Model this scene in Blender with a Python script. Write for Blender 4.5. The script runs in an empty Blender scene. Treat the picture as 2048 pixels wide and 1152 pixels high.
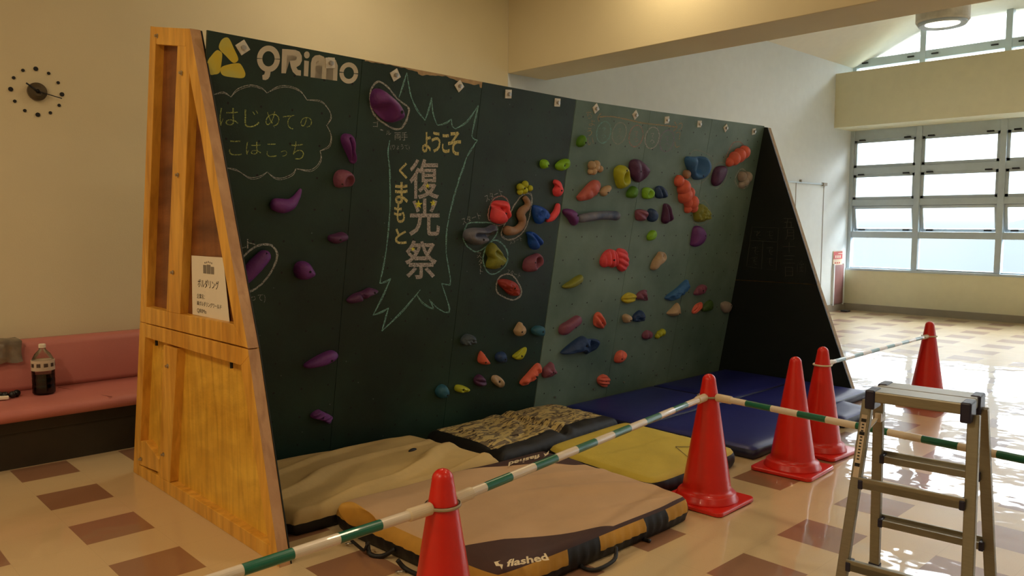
import bpy, bmesh, math, random
from mathutils import Vector, Matrix, noise
random.seed(7)
PI = math.pi
S = bpy.context.scene

# ---------------------------------------------------------------- camera
F = 1590.83                                   # focal length in pixels of the 2048 x 1152 frame
YAW, PITCH, ROLL = math.radians(46.366), math.radians(4.6277), math.radians(-.1354)
fw = Vector((math.cos(YAW)*math.cos(PITCH), math.sin(YAW)*math.cos(PITCH), -math.sin(PITCH)))
rt = Vector((math.sin(YAW), -math.cos(YAW), 0)); dn = fw.cross(rt)
rt, dn = rt*math.cos(ROLL)+dn*math.sin(ROLL), dn*math.cos(ROLL)-rt*math.sin(ROLL)
EYE = Vector((0, 0, 1.5))
cd = bpy.data.cameras.new('camera'); cam = bpy.data.objects.new('camera', cd); S.collection.objects.link(cam)
cd.sensor_width = 36; cd.lens = F/2048*36; cd.clip_start = .05; cd.clip_end = 400
m = Matrix((rt, -dn, -fw)).transposed().to_4x4(); m.translation = EYE; cam.matrix_world = m
S.camera = cam
S.view_settings.view_transform = 'Standard'; S.view_settings.look = 'None'
S.view_settings.gamma = 1; S.view_settings.use_curve_mapping = False
S.view_settings.exposure = 0.0

# ---------------------------------------------------------------- daylight
W = bpy.data.worlds.new('overcast'); S.world = W; W.use_nodes = True
nt = W.node_tree; nt.nodes.clear()
def N(t, ty, **k):
    n = t.nodes.new(ty)
    for a, b in k.items(): setattr(n, a, b)
    return n
tc = N(nt, 'ShaderNodeTexCoord'); sp = N(nt, 'ShaderNodeSeparateXYZ'); cr = N(nt, 'ShaderNodeValToRGB')
mr = N(nt, 'ShaderNodeMapRange'); mr.inputs[1].default_value = -.2; mr.inputs[2].default_value = 1.0
bg = N(nt, 'ShaderNodeBackground'); ow = N(nt, 'ShaderNodeOutputWorld')
e = cr.color_ramp.elements
e[0].position = 0; e[0].color = (.020, .022, .024, 1); e[1].position = 1; e[1].color = (.93, .98, 1.04, 1)
for z_, v_ in ((-.1, .022), (-.012, .026), (.0, .032), (.025, .055), (.08, .10), (.22, .16), (.5, .85)):
    q = e.new((z_+.2)/1.2); k_ = 0 if z_ > .05 else .06; q.color = (v_*(.94-k_), v_*.99, v_*(1.03+k_), 1)
L = nt.links.new
L(tc.outputs['Generated'], sp.inputs[0]); L(sp.outputs[2], mr.inputs[0]); L(mr.outputs[0], cr.inputs[0])
L(cr.outputs[0], bg.inputs[0]); bg.inputs[1].default_value = 34.0; L(bg.outputs[0], ow.inputs[0])

def light(name, kind, loc, power, color, size=.3, rot=(0, 0, 0), sy=None, portal=False, spot=None):
    d = bpy.data.lights.new(name, kind); d.energy = power; d.color = color
    if kind == 'AREA':
        d.size = size
        if sy: d.shape = 'RECTANGLE'; d.size_y = sy
        else: d.shape = 'DISK'
        if portal: d.cycles.is_portal = True
    if kind == 'SPOT': d.spot_size = spot or 2.2; d.spot_blend = .8; d.shadow_soft_size = size
    o = bpy.data.objects.new(name, d); S.collection.objects.link(o); o.location = loc; o.rotation_euler = rot
    return o
light('window_portal', 'AREA', (14.2, .55, 1.9), 1, (1, 1, 1), 2.5, (0, PI/2, 0), 11, True)
light('upper_window_portal', 'AREA', (14.2, .55, 4.4), 1, (1, 1, 1), .9, (0, PI/2, 0), 11, True)
WARM = (1, .80, .54)
for x, y, p in ((-1.3, 4.2, 32), (3.6, 5.0, 17), (3.3, 1.6, 15), (-1.8, 1.6, 66), (1.6, -1.6, 22), (4.6, -1.8, 14)):
    light('ceiling_lamp', 'AREA', (x, y, 4.06), p, WARM, .28)
light('beam_lamp', 'AREA', (5.35, 3.95, 4.06), 16, (1, .8, .5), .2)

# ---------------------------------------------------------------- helpers
def lin(c):
    return tuple((v/255/12.92 if v/255 <= .04045 else ((v/255+.055)/1.055)**2.4) for v in c)
def ray(x, y):
    return rt*((x-1024)/F)+dn*((y-576)/F)+fw
def on_x(x, y, X): d = ray(x, y); return EYE+d*(X/d.x)
def on_y(x, y, Y): d = ray(x, y); return EYE+d*(Y/d.y)
def on_z(x, y, Z): d = ray(x, y); return EYE+d*((Z-1.5)/d.z)
TN = .18; BY, BZ = 3.85, 2.41                 # leaning face of the climbing wall: Y = BY + TN*(BZ - z)
BN = Vector((0, -1, -TN)).normalized()        # points into the room and slightly down
BU = Vector((0, -TN, 1)).normalized()         # up along the face
def on_b(x, y, off=0.0):
    d = ray(x, y); o = -off*math.sqrt(1+TN*TN)
    return EYE+d*((BY+TN*(BZ-1.5)+o)/(d.y+TN*d.z))

def mat(name, col, rough=.6, metal=0, spec=.5, noise_amt=.12, noise_scale=8, bump=0, bscale=40, coat=0, trans=0, col2=None, stretch=(1, 1, 1), ior=1.5):
    M = bpy.data.materials.new(name); M.use_nodes = True; t = M.node_tree; b = t.nodes['Principled BSDF']
    c = lin(col); c2 = lin(col2) if col2 else tuple(v*(1-noise_amt*2.2) for v in c)
    tc = N(t, 'ShaderNodeTexCoord'); mp = N(t, 'ShaderNodeMapping'); mp.inputs['Scale'].default_value = stretch
    nz = N(t, 'ShaderNodeTexNoise'); nz.inputs['Scale'].default_value = noise_scale; nz.inputs['Detail'].default_value = 5
    cr = N(t, 'ShaderNodeValToRGB'); cr.color_ramp.elements[0].position = .3; cr.color_ramp.elements[1].position = .7
    cr.color_ramp.elements[0].color = (*c2, 1); cr.color_ramp.elements[1].color = (*c, 1)
    l = t.links.new
    l(tc.outputs['Object'], mp.inputs[0]); l(mp.outputs[0], nz.inputs['Vector']); l(nz.outputs[0], cr.inputs[0]); l(cr.outputs[0], b.inputs['Base Color'])
    b.inputs['Roughness'].default_value = rough; b.inputs['Metallic'].default_value = metal
    b.inputs['Specular IOR Level'].default_value = spec; b.inputs['Coat Weight'].default_value = coat
    b.inputs['Transmission Weight'].default_value = trans; b.inputs['IOR'].default_value = ior
    if bump:
        n2 = N(t, 'ShaderNodeTexNoise'); n2.inputs['Scale'].default_value = bscale; n2.inputs['Detail'].default_value = 4
        l(mp.outputs[0], n2.inputs['Vector'])
        bp = N(t, 'ShaderNodeBump'); bp.inputs['Strength'].default_value = bump; bp.inputs['Distance'].default_value = .01
        l(n2.outputs[0], bp.inputs['Height']); l(bp.outputs[0], b.inputs['Normal'])
    return M

def wood(name, c1, c2, scale=(1, 1, 1), rough=.45):
    M = mat(name, c1, rough, col2=c2, stretch=scale, noise_scale=3, bump=.15, bscale=30)
    t = M.node_tree; b = t.nodes['Principled BSDF']; cr = [n for n in t.nodes if n.type == 'VALTORGB'][0]
    tc = [n for n in t.nodes if n.type == 'MAPPING'][0]
    wv = N(t, 'ShaderNodeTexWave', bands_direction='DIAGONAL'); wv.inputs['Scale'].default_value = 2.2; wv.inputs['Distortion'].default_value = 9
    wv.inputs['Detail'].default_value = 3; wv.inputs['Detail Scale'].default_value = 1.3
    mx = N(t, 'ShaderNodeMix', data_type='RGBA', blend_type='MULTIPLY'); mx.inputs[0].default_value = .22
    cr2 = N(t, 'ShaderNodeValToRGB'); cr2.color_ramp.elements[0].color = (.62, .52, .40, 1); cr2.color_ramp.elements[0].position = .1; cr2.color_ramp.elements[1].position = .75
    l = t.links.new
    l(tc.outputs[0], wv.inputs[0]); l(wv.outputs[0], cr2.inputs[0]); l(cr.outputs[0], mx.inputs[6]); l(cr2.outputs[0], mx.inputs[7])
    co = [n for n in t.nodes if n.type == 'TEX_COORD'][0]; m4 = N(t, 'ShaderNodeMapping'); m4.inputs['Scale'].default_value = (14, 14, 1.6); l(co.outputs['Object'], m4.inputs[0])
    n4 = N(t, 'ShaderNodeTexNoise'); n4.inputs['Scale'].default_value = 1.5; n4.inputs['Detail'].default_value = 6; n4.inputs['Distortion'].default_value = .6; l(m4.outputs[0], n4.inputs[0])
    c4 = N(t, 'ShaderNodeValToRGB'); c4.color_ramp.elements[0].position = .34; c4.color_ramp.elements[0].color = (.42, .30, .20, 1); c4.color_ramp.elements[1].position = .56; c4.color_ramp.elements[1].color = (1, 1, 1, 1); l(n4.outputs[0], c4.inputs[0])
    m5 = N(t, 'ShaderNodeMix', data_type='RGBA', blend_type='MULTIPLY'); m5.inputs[0].default_value = .38; l(mx.outputs[2], m5.inputs[6]); l(c4.outputs[0], m5.inputs[7]); l(m5.outputs[2], b.inputs['Base Color'])
    return M

M = {}
M['paint'] = mat('wall_paint', (224, 212, 176), .75, noise_amt=.02, noise_scale=2, bump=.08, bscale=120)
M['paint_white'] = mat('white_paint', (222, 228, 228), .75, noise_amt=.02, bump=.05, bscale=120)
M['paint_sill'] = mat('sill_paint', (222, 218, 186), .7, noise_amt=.02)
M['ceiling'] = mat('ceiling_paint', (228, 222, 205), .8, noise_amt=.02)
M['skirting'] = mat('grey_skirting', (150, 142, 125), .55, noise_amt=.04)
M['alu'] = mat('aluminium_frame', (186, 200, 208), .42, .15, noise_amt=.03)
M['black'] = mat('black_plastic', (18, 18, 20), .45, noise_amt=.1)
M['timber'] = wood('varnished_timber', (246, 192, 84), (222, 160, 56), (1, 2.5, .5), .4)
M['timber_edge'] = wood('bare_timber', (214, 172, 128), (184, 140, 100), (1, 3, .4), .6)
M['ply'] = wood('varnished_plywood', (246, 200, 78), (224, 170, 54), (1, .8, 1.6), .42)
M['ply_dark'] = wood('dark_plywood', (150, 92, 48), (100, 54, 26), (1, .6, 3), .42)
M['ply_pale'] = mat('plywood_edge', (188, 160, 120), .7, noise_amt=.15, noise_scale=30)
M['screw'] = mat('zinc_bolt', (190, 188, 182), .3, .9)
M['holedark'] = mat('bolt_recess', (12, 12, 12), .6)
M['plate'] = mat('zinc_plate', (232, 228, 215), .5, .1, noise_amt=.1, noise_scale=60)
M['cone'] = mat('red_cone_plastic', (222, 34, 20), .32, noise_amt=.05, noise_scale=6, coat=.2)
M['polewhite'] = mat('pole_white', (226, 212, 190), .28, noise_amt=.02, coat=.3)
M['polegreen'] = mat('pole_green', (0, 104, 78), .28, noise_amt=.05, coat=.3)
M['ring'] = mat('cream_plastic', (222, 204, 170), .4, noise_amt=.03)
M['ladder'] = mat('brushed_aluminium', (148, 144, 128), .38, .6, noise_amt=.06, noise_scale=20, stretch=(1, 1, 8))
M['cap'] = mat('navy_plastic', (28, 30, 62), .4)
M['pink'] = mat('pink_vinyl', (196, 118, 108), .5, noise_amt=.04, noise_scale=4, bump=.1, bscale=150)
M['kick'] = mat('dark_plinth', (52, 46, 36), .5)
M['blue'] = mat('blue_vinyl', (34, 40, 122), .42, noise_amt=.1, noise_scale=3, bump=.12, bscale=12)
M['blueside'] = mat('navy_vinyl', (20, 24, 62), .5)
M['yellow'] = mat('yellow_cordura', (214, 190, 74), .75, noise_amt=.07, noise_scale=5, bump=.15, bscale=60)
M['tan'] = mat('tan_canvas', (214, 184, 122), .8, noise_amt=.13, noise_scale=2.2, bump=.1, bscale=60)
M['taupe'] = mat('taupe_canvas', (208, 172, 132), .8, noise_amt=.08, noise_scale=2.5, bump=.1, bscale=60)
M['mustard'] = mat('mustard_canvas', (214, 160, 62), .75, noise_amt=.18, noise_scale=5)
M['brown'] = mat('dark_brown_canvas', (74, 48, 42), .75, noise_amt=.08)
M['nylon'] = mat('black_nylon', (20, 18, 17), .6, noise_amt=.1, noise_scale=20)
M['letter'] = mat('cream_print', (232, 214, 176), .7, noise_amt=.02)
M['paper'] = mat('printed_paper', (238, 228, 206), .7, noise_amt=.01)
M['ink'] = mat('black_ink', (26, 24, 22), .7)
M['greyink'] = mat('grey_ink', (140, 132, 120), .7)
M['signred'] = mat('sign_red', (205, 70, 58), .5)
M['signcream'] = mat('sign_cream', (226, 200, 165), .5)
M['signbrown'] = mat('sign_brown', (140, 96, 92), .45)
M['clockface'] = mat('bronze_disc', (96, 84, 62), .35, .5)
M['liquid'] = mat('dark_liquid', (14, 8, 8), .08)
M['labelpaper'] = mat('bottle_label', (222, 205, 180), .6)
M['bagfilm'] = mat('silver_film', (150, 140, 126), .25, .55, noise_amt=.2, noise_scale=14, bump=.5, bscale=18)
M['lime_logo'] = mat('logo_yellow', (196, 192, 96), .7, col2=(212, 186, 40), noise_scale=9)
M['logo_white'] = mat('logo_white', (205, 198, 178), .7, noise_amt=.06)
M['lampwhite'] = mat('lamp_housing', (226, 222, 205), .5)

def emit(name, col, s):
    X = bpy.data.materials.new(name); X.use_nodes = True; t = X.node_tree; t.nodes.clear()
    en = N(t, 'ShaderNodeEmission'); en.inputs[0].default_value = (*lin(col), 1); en.inputs[1].default_value = s
    t.links.new(en.outputs[0], N(t, 'ShaderNodeOutputMaterial').inputs[0]); return X
M['glow'] = emit('lamp_glow', (255, 244, 220), 3)

def glassmat(name, tint=(1, 1, 1), refl=.06):
    X = bpy.data.materials.new(name); X.use_nodes = True; t = X.node_tree; t.nodes.clear()
    tr = N(t, 'ShaderNodeBsdfTransparent'); tr.inputs[0].default_value = (*tint, 1)
    gl = N(t, 'ShaderNodeBsdfGlossy'); gl.inputs['Roughness'].default_value = .02
    fr = N(t, 'ShaderNodeFresnel'); fr.inputs[0].default_value = 1.4; mx = N(t, 'ShaderNodeMixShader')
    l = t.links.new; l(fr.outputs[0], mx.inputs[0]); l(tr.outputs[0], mx.inputs[1]); l(gl.outputs[0], mx.inputs[2])
    l(mx.outputs[0], N(t, 'ShaderNodeOutputMaterial').inputs[0]); return X
M['glass'] = glassmat('window_glass', (.94, .97, .98))
M['pet'] = glassmat('clear_plastic', (.86, .84, .8))

def chalk(name, col, dens=.55):
    X = bpy.data.materials.new(name); X.use_nodes = True; t = X.node_tree; b = t.nodes['Principled BSDF']
    b.inputs['Base Color'].default_value = (*lin(col), 1); b.inputs['Roughness'].default_value = .95; b.inputs['Specular IOR Level'].default_value = .1
    tc = N(t, 'ShaderNodeTexCoord'); nz = N(t, 'ShaderNodeTexNoise'); nz.inputs['Scale'].default_value = 160; nz.inputs['Detail'].default_value = 3
    mr = N(t, 'ShaderNodeMapRange'); mr.inputs[1].default_value = .36; mr.inputs[2].default_value = .62
    mr.inputs[3].default_value = dens*.45; mr.inputs[4].default_value = min(1, dens*1.25)
    l = t.links.new; l(tc.outputs['Object'], nz.inputs[0]); l(nz.outputs[0], mr.inputs[0]); l(mr.outputs[0], b.inputs['Alpha'])
    return X
M['ck_white'] = chalk('white_chalk', (215, 215, 208), .55)
M['ck_teal'] = chalk('teal_chalk', (150, 205, 195), .6)
M['ck_yellow'] = chalk('yellow_chalk', (225, 215, 150), .75)
M['ck_green'] = chalk('yellow_green_chalk', (190, 205, 120), .6)
M['ck_grey'] = chalk('thick_white_chalk', (205, 198, 195), .7)
M['ck_star'] = chalk('star_chalk', (235, 230, 90), .9)
M['ck_faint'] = chalk('faint_chalk', (205, 210, 200), .38)
M['ck_pink'] = chalk('pink_chalk', (225, 175, 170), .45)
M['ck_tan'] = chalk('tan_chalk', (215, 185, 140), .5)
M['ck_lav'] = chalk('lavender_chalk', (190, 175, 205), .42)
M['ck_tealf'] = chalk('faint_teal_chalk', (150, 215, 205), .5)
M['ck_side'] = chalk('side_panel_chalk', (130, 130, 125), .3)

# floor: cream tiles with every other tile brown, glossy with slightly wavy polish
def floor_mat():
    X = bpy.data.materials.new('vinyl_tile_floor'); X.use_nodes = True; t = X.node_tree; b = t.nodes['Principled BSDF']; l = t.links.new
    T = .3075; X0 = 3.42298*T; Y0 = 17.92509*T
    tc = N(t, 'ShaderNodeTexCoord'); sx = N(t, 'ShaderNodeSeparateXYZ'); l(tc.outputs['Object'], sx.inputs[0])
    def mth(op, a, bb=None, c=None):
        n = N(t, 'ShaderNodeMath', operation=op)
        for i, v in enumerate((a, bb, c)):
            if v is None: continue
            if isinstance(v, (int, float)): n.inputs[i].default_value = v
            else: l(v, n.inputs[i])
        return n.outputs[0]
    fx = mth('FLOORED_MODULO', mth('DIVIDE', mth('SUBTRACT', sx.outputs[0], X0), T), 2.0)
    fy = mth('FLOORED_MODULO', mth('DIVIDE', mth('SUBTRACT', Y0, sx.outputs[1]), T), 2.0)
    br = mth('MULTIPLY', mth('LESS_THAN', fx, 1.0), mth('LESS_THAN', fy, 1.0))
    jx = mth('FLOORED_MODULO', fx, 1.0); jy = mth('FLOORED_MODULO', fy, 1.0)
    j = mth('MAXIMUM', mth('LESS_THAN', jx, .006), mth('LESS_THAN', jy, .006))
    nz = N(t, 'ShaderNodeTexNoise'); nz.inputs['Scale'].default_value = 260; nz.inputs['Detail'].default_value = 3; l(tc.outputs['Object'], nz.inputs[0])
    c1 = N(t, 'ShaderNodeValToRGB'); c1.color_ramp.elements[0].color = (*lin((206, 178, 132)), 1); c1.color_ramp.elements[1].color = (*lin((224, 200, 156)), 1)
    c2 = N(t, 'ShaderNodeValToRGB'); c2.color_ramp.elements[0].color = (*lin((142, 104, 78)), 1); c2.color_ramp.elements[1].color = (*lin((166, 122, 92)), 1)
    l(nz.outputs[0], c1.inputs[0]); l(nz.outputs[0], c2.inputs[0])
    mx = N(t, 'ShaderNodeMix', data_type='RGBA'); l(br, mx.inputs[0]); l(c1.outputs[0], mx.inputs[6]); l(c2.outputs[0], mx.inputs[7])
    m2 = N(t, 'ShaderNodeMix', data_type='RGBA', blend_type='MULTIPLY'); l(mth('MULTIPLY', j, .25), m2.inputs[0]); l(mx.outputs[2], m2.inputs[6]); m2.inputs[7].default_value = (.5, .45, .4, 1)
    l(m2.outputs[2], b.inputs['Base Color'])
    wv = N(t, 'ShaderNodeTexNoise'); wv.inputs['Scale'].default_value = 3.0; wv.inputs['Detail'].default_value = 2; wv.inputs['Roughness'].default_value = .55; l(tc.outputs['Object'], wv.inputs[0])
    w2 = N(t, 'ShaderNodeTexNoise'); w2.inputs['Scale'].default_value = 11; w2.inputs['Detail'].default_value = 1; l(tc.outputs['Object'], w2.inputs[0])
    hh = mth('ADD', wv.outputs[0], mth('MULTIPLY', w2.outputs[0], .12))
    bp = N(t, 'ShaderNodeBump'); bp.inputs['Strength'].default_value = 1; bp.inputs['Distance'].default_value = .0042; l(hh, bp.inputs['Height'])
    l(bp.outputs[0], b.inputs['Normal']); l(bp.outputs[0], b.inputs['Coat Normal'])
    b.inputs['Roughness'].default_value = .32; b.inputs['Coat Weight'].default_value = 1; b.inputs['Coat Roughness'].default_value = .03; b.inputs['Coat IOR'].default_value = 1.26; b.inputs['Specular IOR Level'].default_value = .25
    return X
M['floor'] = floor_mat()

# blackboard-green plywood with a 176 mm grid of bolt holes, chalk smears
def board_mat(name, c1, c2, holes=True):
    X = bpy.data.materials.new(name); X.use_nodes = True; t = X.node_tree; b = t.nodes['Principled BSDF']; l = t.links.new
    tc = N(t, 'ShaderNodeTexCoord')
    nz = N(t, 'ShaderNodeTexNoise'); nz.inputs['Scale'].default_value = 1.6; nz.inputs['Detail'].default_value = 6; nz.inputs['Roughness'].default_value = .6; l(tc.outputs['Object'], nz.inputs[0])
    cr = N(t, 'ShaderNodeValToRGB'); cr.color_ramp.elements[0].position = .35; cr.color_ramp.elements[1].position = .72
    cr.color_ramp.elements[0].color = (*lin(c1), 1); cr.color_ramp.elements[1].color = (*lin(c2), 1); l(nz.outputs[0], cr.inputs[0])
    col = cr.outputs[0]
    def mth(op, a, bb=None):
        n = N(t, 'ShaderNodeMath', operation=op)
        for i, v in enumerate((a, bb)):
            if v is None: continue
            if isinstance(v, (int, float)): n.inputs[i].default_value = v
            else: l(v, n.inputs[i])
        return n.outputs[0]
    if holes:
        sx = N(t, 'ShaderNodeSeparateXYZ'); l(tc.outputs['Object'], sx.inputs[0])
        P = .1763
        def cell(o, ofs, P):
            r = mth('FLOORED_MODULO', mth('DIVIDE', mth('SUBTRACT', o, ofs-P/2), P), 1.0)
            return mth('MULTIPLY', mth('SUBTRACT', r, .5), P)
        dx = cell(sx.outputs[0], 3.521, P); dz = cell(sx.outputs[2], 2.272, .1743)
        d = mth('ADD', mth('MULTIPLY', dx, dx), mth('MULTIPLY', dz, dz)); h = mth('LESS_THAN', d, .0062**2)
        mx = N(t, 'ShaderNodeMix', data_type='RGBA'); l(h, mx.inputs[0]); l(col, mx.inputs[6]); mx.inputs[7].default_value = (.002, .002, .002, 1); col = mx.outputs[2]
        v = N(t, 'ShaderNodeTexVoronoi'); v.inputs['Scale'].default_value = 9; l(tc.outputs['Object'], v.inputs[0])
        sm = mth('LESS_THAN', v.outputs['Distance'], .035)
        m2 = N(t, 'ShaderNodeMix', data_type='RGBA'); l(mth('MULTIPLY', sm, .35), m2.inputs[0]); l(col, m2.inputs[6]); m2.inputs[7].default_value = (.3, .33, .3, 1); col = m2.outputs[2]
    l(col, b.inputs['Base Color']); b.inputs['Roughness'].default_value = .5; b.inputs['Specular IOR Level'].default_value = .45
    n2 = N(t, 'ShaderNodeTexNoise'); n2.inputs['Scale'].default_value = 90; l(tc.outputs['Object'], n2.inputs[0])
    bp = N(t, 'ShaderNodeBump'); bp.inputs['Strength'].default_value = .12; bp.inputs['Distance'].default_value = .004; l(n2.outputs[0], bp.inputs['Height']); l(bp.outputs[0], b.inputs['Normal'])
    return X
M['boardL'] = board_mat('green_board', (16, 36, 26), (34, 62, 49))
M['boardR'] = board_mat('dusty_daylit_board', (84, 110, 100), (120, 144, 133))  # paler for chalk dust, with window light lifted into the colour as well
M['side_inner'] = board_mat('dark_side_board', (16, 24, 22), (24, 32, 30), False)

def camo_mat():
    X = bpy.data.materials.new('camouflage_fabric'); X.use_nodes = True; t = X.node_tree; b = t.nodes['Principled BSDF']; l = t.links.new
    tc = N(t, 'ShaderNodeTexCoord'); mp = N(t, 'ShaderNodeMapping'); mp.inputs['Scale'].default_value = (1, 2.6, 1); mp.inputs['Rotation'].default_value = (0, 0, .5); l(tc.outputs['Object'], mp.inputs[0])
    prev = None
    for i, (c, lo) in enumerate((((206, 184, 122), 0), ((126, 112, 88), .52), ((60, 44, 30), .60))):
        if prev is None: prev = (*lin(c), 1); continue
        nz = N(t, 'ShaderNodeTexNoise'); nz.inputs['Scale'].default_value = 6+4*i; nz.inputs['Detail'].default_value = 2.5; nz.inputs['Distortion'].default_value = 1.2
        m3 = N(t, 'ShaderNodeMapping'); m3.inputs['Location'].default_value = (i*3, i, 0); l(mp.outputs[0], m3.inputs[0]); l(m3.outputs[0], nz.inputs[0])
        gt = N(t, 'ShaderNodeMath', operation='GREATER_THAN'); gt.inputs[1].default_value = lo; l(nz.outputs[0], gt.inputs[0])
        mx = N(t, 'ShaderNodeMix', data_type='RGBA'); l(gt.outputs[0], mx.inputs[0])
        if isinstance(prev, tuple): mx.inputs[6].default_value = prev
        else: l(prev, mx.inputs[6])
        mx.inputs[7].default_value = (*lin(c), 1); prev = mx.outputs[2]
    l(prev, b.inputs['Base Color']); b.inputs['Roughness'].default_value = .8
    return X
M['camo'] = camo_mat()

# object helpers
def tag(o, label=None, cat=None, group=None, kind=None):
    if label: o['label'] = label
    if cat: o['category'] = cat
    if group: o['group'] = group
    if kind: o['kind'] = kind
    return o
def thing(name, loc, label, cat, group=None, rotz=0):
    o = bpy.data.objects.new(name, None); S.collection.objects.link(o); o.location = loc; o.rotation_euler = (0, 0, rotz); o.empty_display_size = .1
    return tag(o, label, cat, group)
class B:
    """collects geometry in world coordinates and links it as one mesh"""
    def __init__(s): s.v = []; s.f = []; s.m = []; s.mi = 0
    def add(s, v, f, mi=None):
        b = len(s.v); s.v += [Vector(p) for p in v]; s.f += [tuple(b+i for i in q) for q in f]; s.m += [s.mi if mi is None else mi]*len(f); return s
    def box(s, a, b, mi=None):
        (x0, y0, z0), (x1, y1, z1) = a, b
        return s.add([(x0, y0, z0), (x1, y0, z0), (x1, y1, z0), (x0, y1, z0), (x0, y0, z1), (x1, y0, z1), (x1, y1, z1), (x0, y1, z1)],
                     [(0, 3, 2, 1), (4, 5, 6, 7), (0, 1, 5, 4), (1, 2, 6, 5), (2, 3, 7, 6), (3, 0, 4, 7)], mi)
    def bar(s, p, q, w, h, side=None, mi=None):
        p, q = Vector(p), Vector(q); d = (q-p).normalized(); a = Vector(side or (0, 0, 1)); a = (a-d*a.dot(d)).normalized(); c = d.cross(a)
        v = [r+a*(i*w/2)+c*(j*h/2) for r in (p, q) for i, j in ((-1, -1), (1, -1), (1, 1), (-1, 1))]
        return s.add(v, [(0, 3, 2, 1), (4, 5, 6, 7), (0, 1, 5, 4), (1, 2, 6, 5), (2, 3, 7, 6), (3, 0, 4, 7)], mi)
    def prism(s, pts, off, mi=None):
        n = len(pts); pts = [Vector(p) for p in pts]; off = Vector(off)
        return s.add(pts+[p+off for p in pts], [tuple(range(n))[::-1], tuple(range(n, 2*n))]+[(i, (i+1) % n, n+(i+1) % n, n+i) for i in range(n)], mi)
    def tube(s, pts, rad, n=14, mi=None, cap=True, flat=None):
        pts = [Vector(p) for p in pts]; k = len(pts); rad = rad if isinstance(rad, (list, tuple)) else [rad]*k; v = []; a = None
        for i, p in enumerate(pts):
            d = (pts[min(i+1, k-1)]-pts[max(i-1, 0)]).normalized()
            if a is None: a = d.orthogonal().normalized()
            a = (a-d*a.dot(d)).normalized(); c = d.cross(a)
            for j in range(n):
                t = 2*PI*j/n; o = a*math.cos(t)*rad[i]+c*math.sin(t)*rad[i]; v.append(p+o)
        f = [(i*n+j, i*n+(j+1) % n, (i+1)*n+(j+1) % n, (i+1)*n+j) for i in range(k-1) for j in range(n)]
        if cap: f += [tuple(range(n))[::-1], tuple(range((k-1)*n, k*n))]
        return s.add(v, f, mi)
    def lathe(s, prof, c, n=32, mi=None, ax=None):
        c = Vector(c); z = Vector(ax or (0, 0, 1)).normalized(); a = z.orthogonal().normalized(); b = z.cross(a); v = []
        for r, h in prof:
            for j in range(n): t = 2*PI*j/n; v.append(c+z*h+(a*math.cos(t)+b*math.sin(t))*r)
        k = len(prof)
        f = [(i*n+j, i*n+(j+1) % n, (i+1)*n+(j+1) % n, (i+1)*n+j) for i in range(k-1) for j in range(n)]
        f += [tuple(range(n))[::-1], tuple(range((k-1)*n, k*n))]
        return s.add(v, f, mi)
    def torus(s, c, R, r, ax=(0, 0, 1), n=36, k=10, mi=None):
        c = Vector(c); z = Vector(ax).normalized(); a = z.orthogonal().normalized(); b = z.cross(a); v = []
        for i in range(n):
            t = 2*PI*i/n; d = a*math.cos(t)+b*math.sin(t)
            for j in range(k): u = 2*PI*j/k; v.append(c+d*(R+r*math.cos(u))+z*r*math.sin(u))
        return s.add(v, [(i*k+j, ((i+1) % n)*k+j, ((i+1) % n)*k+(j+1) % k, i*k+(j+1) % k) for i in range(n) for j in range(k)], mi)
    def ball(s, c, rad, ax=None, n=16, mi=None):
        c = Vector(c); A = ax or (Vector((rad, 0, 0)), Vector((0, rad, 0)), Vector((0, 0, rad))); v = [c+A[2]]; m_ = n//2
        for i in range(1, m_):
            p = PI*i/m_
            for j in range(n): t = 2*PI*j/n; v.append(c+A[0]*math.sin(p)*math.cos(t)+A[1]*math.sin(p)*math.sin(t)+A[2]*math.cos(p))
        v.append(c-A[2]); f = [(0, 1+j, 1+(j+1) % n) for j in range(n)]
        for i in range(m_-2): f += [(1+i*n+j, 1+(i+1)*n+j, 1+(i+1)*n+(j+1) % n, 1+i*n+(j+1) % n) for j in range(n)]
        q = 1+(m_-2)*n; f += [(q+(j+1) % n, q+j, len(v)-1) for j in range(n)]
        return s.add(v, f, mi)
    def build(s, name, mats, parent=None, smooth=False, bevel=0, origin=None, sub=0, label=None):
        if not isinstance(mats, (list, tuple)): mats = [mats]
        me = bpy.data.meshes.new(name)
        o = bpy.data.objects.new(name, me); S.collection.objects.link(o)
        off = Vector(origin) if origin is not None else Vector((0, 0, 0)); inv = Matrix.Translation(-off)
        if parent is not None:
            o.parent = parent; bpy_mw = full(parent); inv = bpy_mw.inverted()
        else: o.location = off
        me.from_pydata([inv @ p for p in s.v], [], s.f); me.update()
        for x in mats: me.materials.append(x)
        for p, i in zip(me.polygons, s.m): p.material_index = min(i, len(mats)-1); p.use_smooth = bool(smooth)
        bm = bmesh.new(); bm.from_mesh(me); bmesh.ops.recalc_face_normals(bm, faces=bm.faces); bm.to_mesh(me); bm.free()
        if bevel:
            d = o.modifiers.new('bevel', 'BEVEL'); d.width = bevel; d.segments = 2; d.limit_method = 'ANGLE'; d.angle_limit = .6
        if sub: d = o.modifiers.new('smooth', 'SUBSURF'); d.levels = sub; d.render_levels = sub
        if label: o['label'] = label
        return o
def full(o):
    mw = Matrix.Translation(o.location) @ o.rotation_euler.to_matrix().to_4x4()
    return full(o.parent) @ mw if o.parent else mw
def struct(o): o['kind'] = 'structure'; return o
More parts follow.
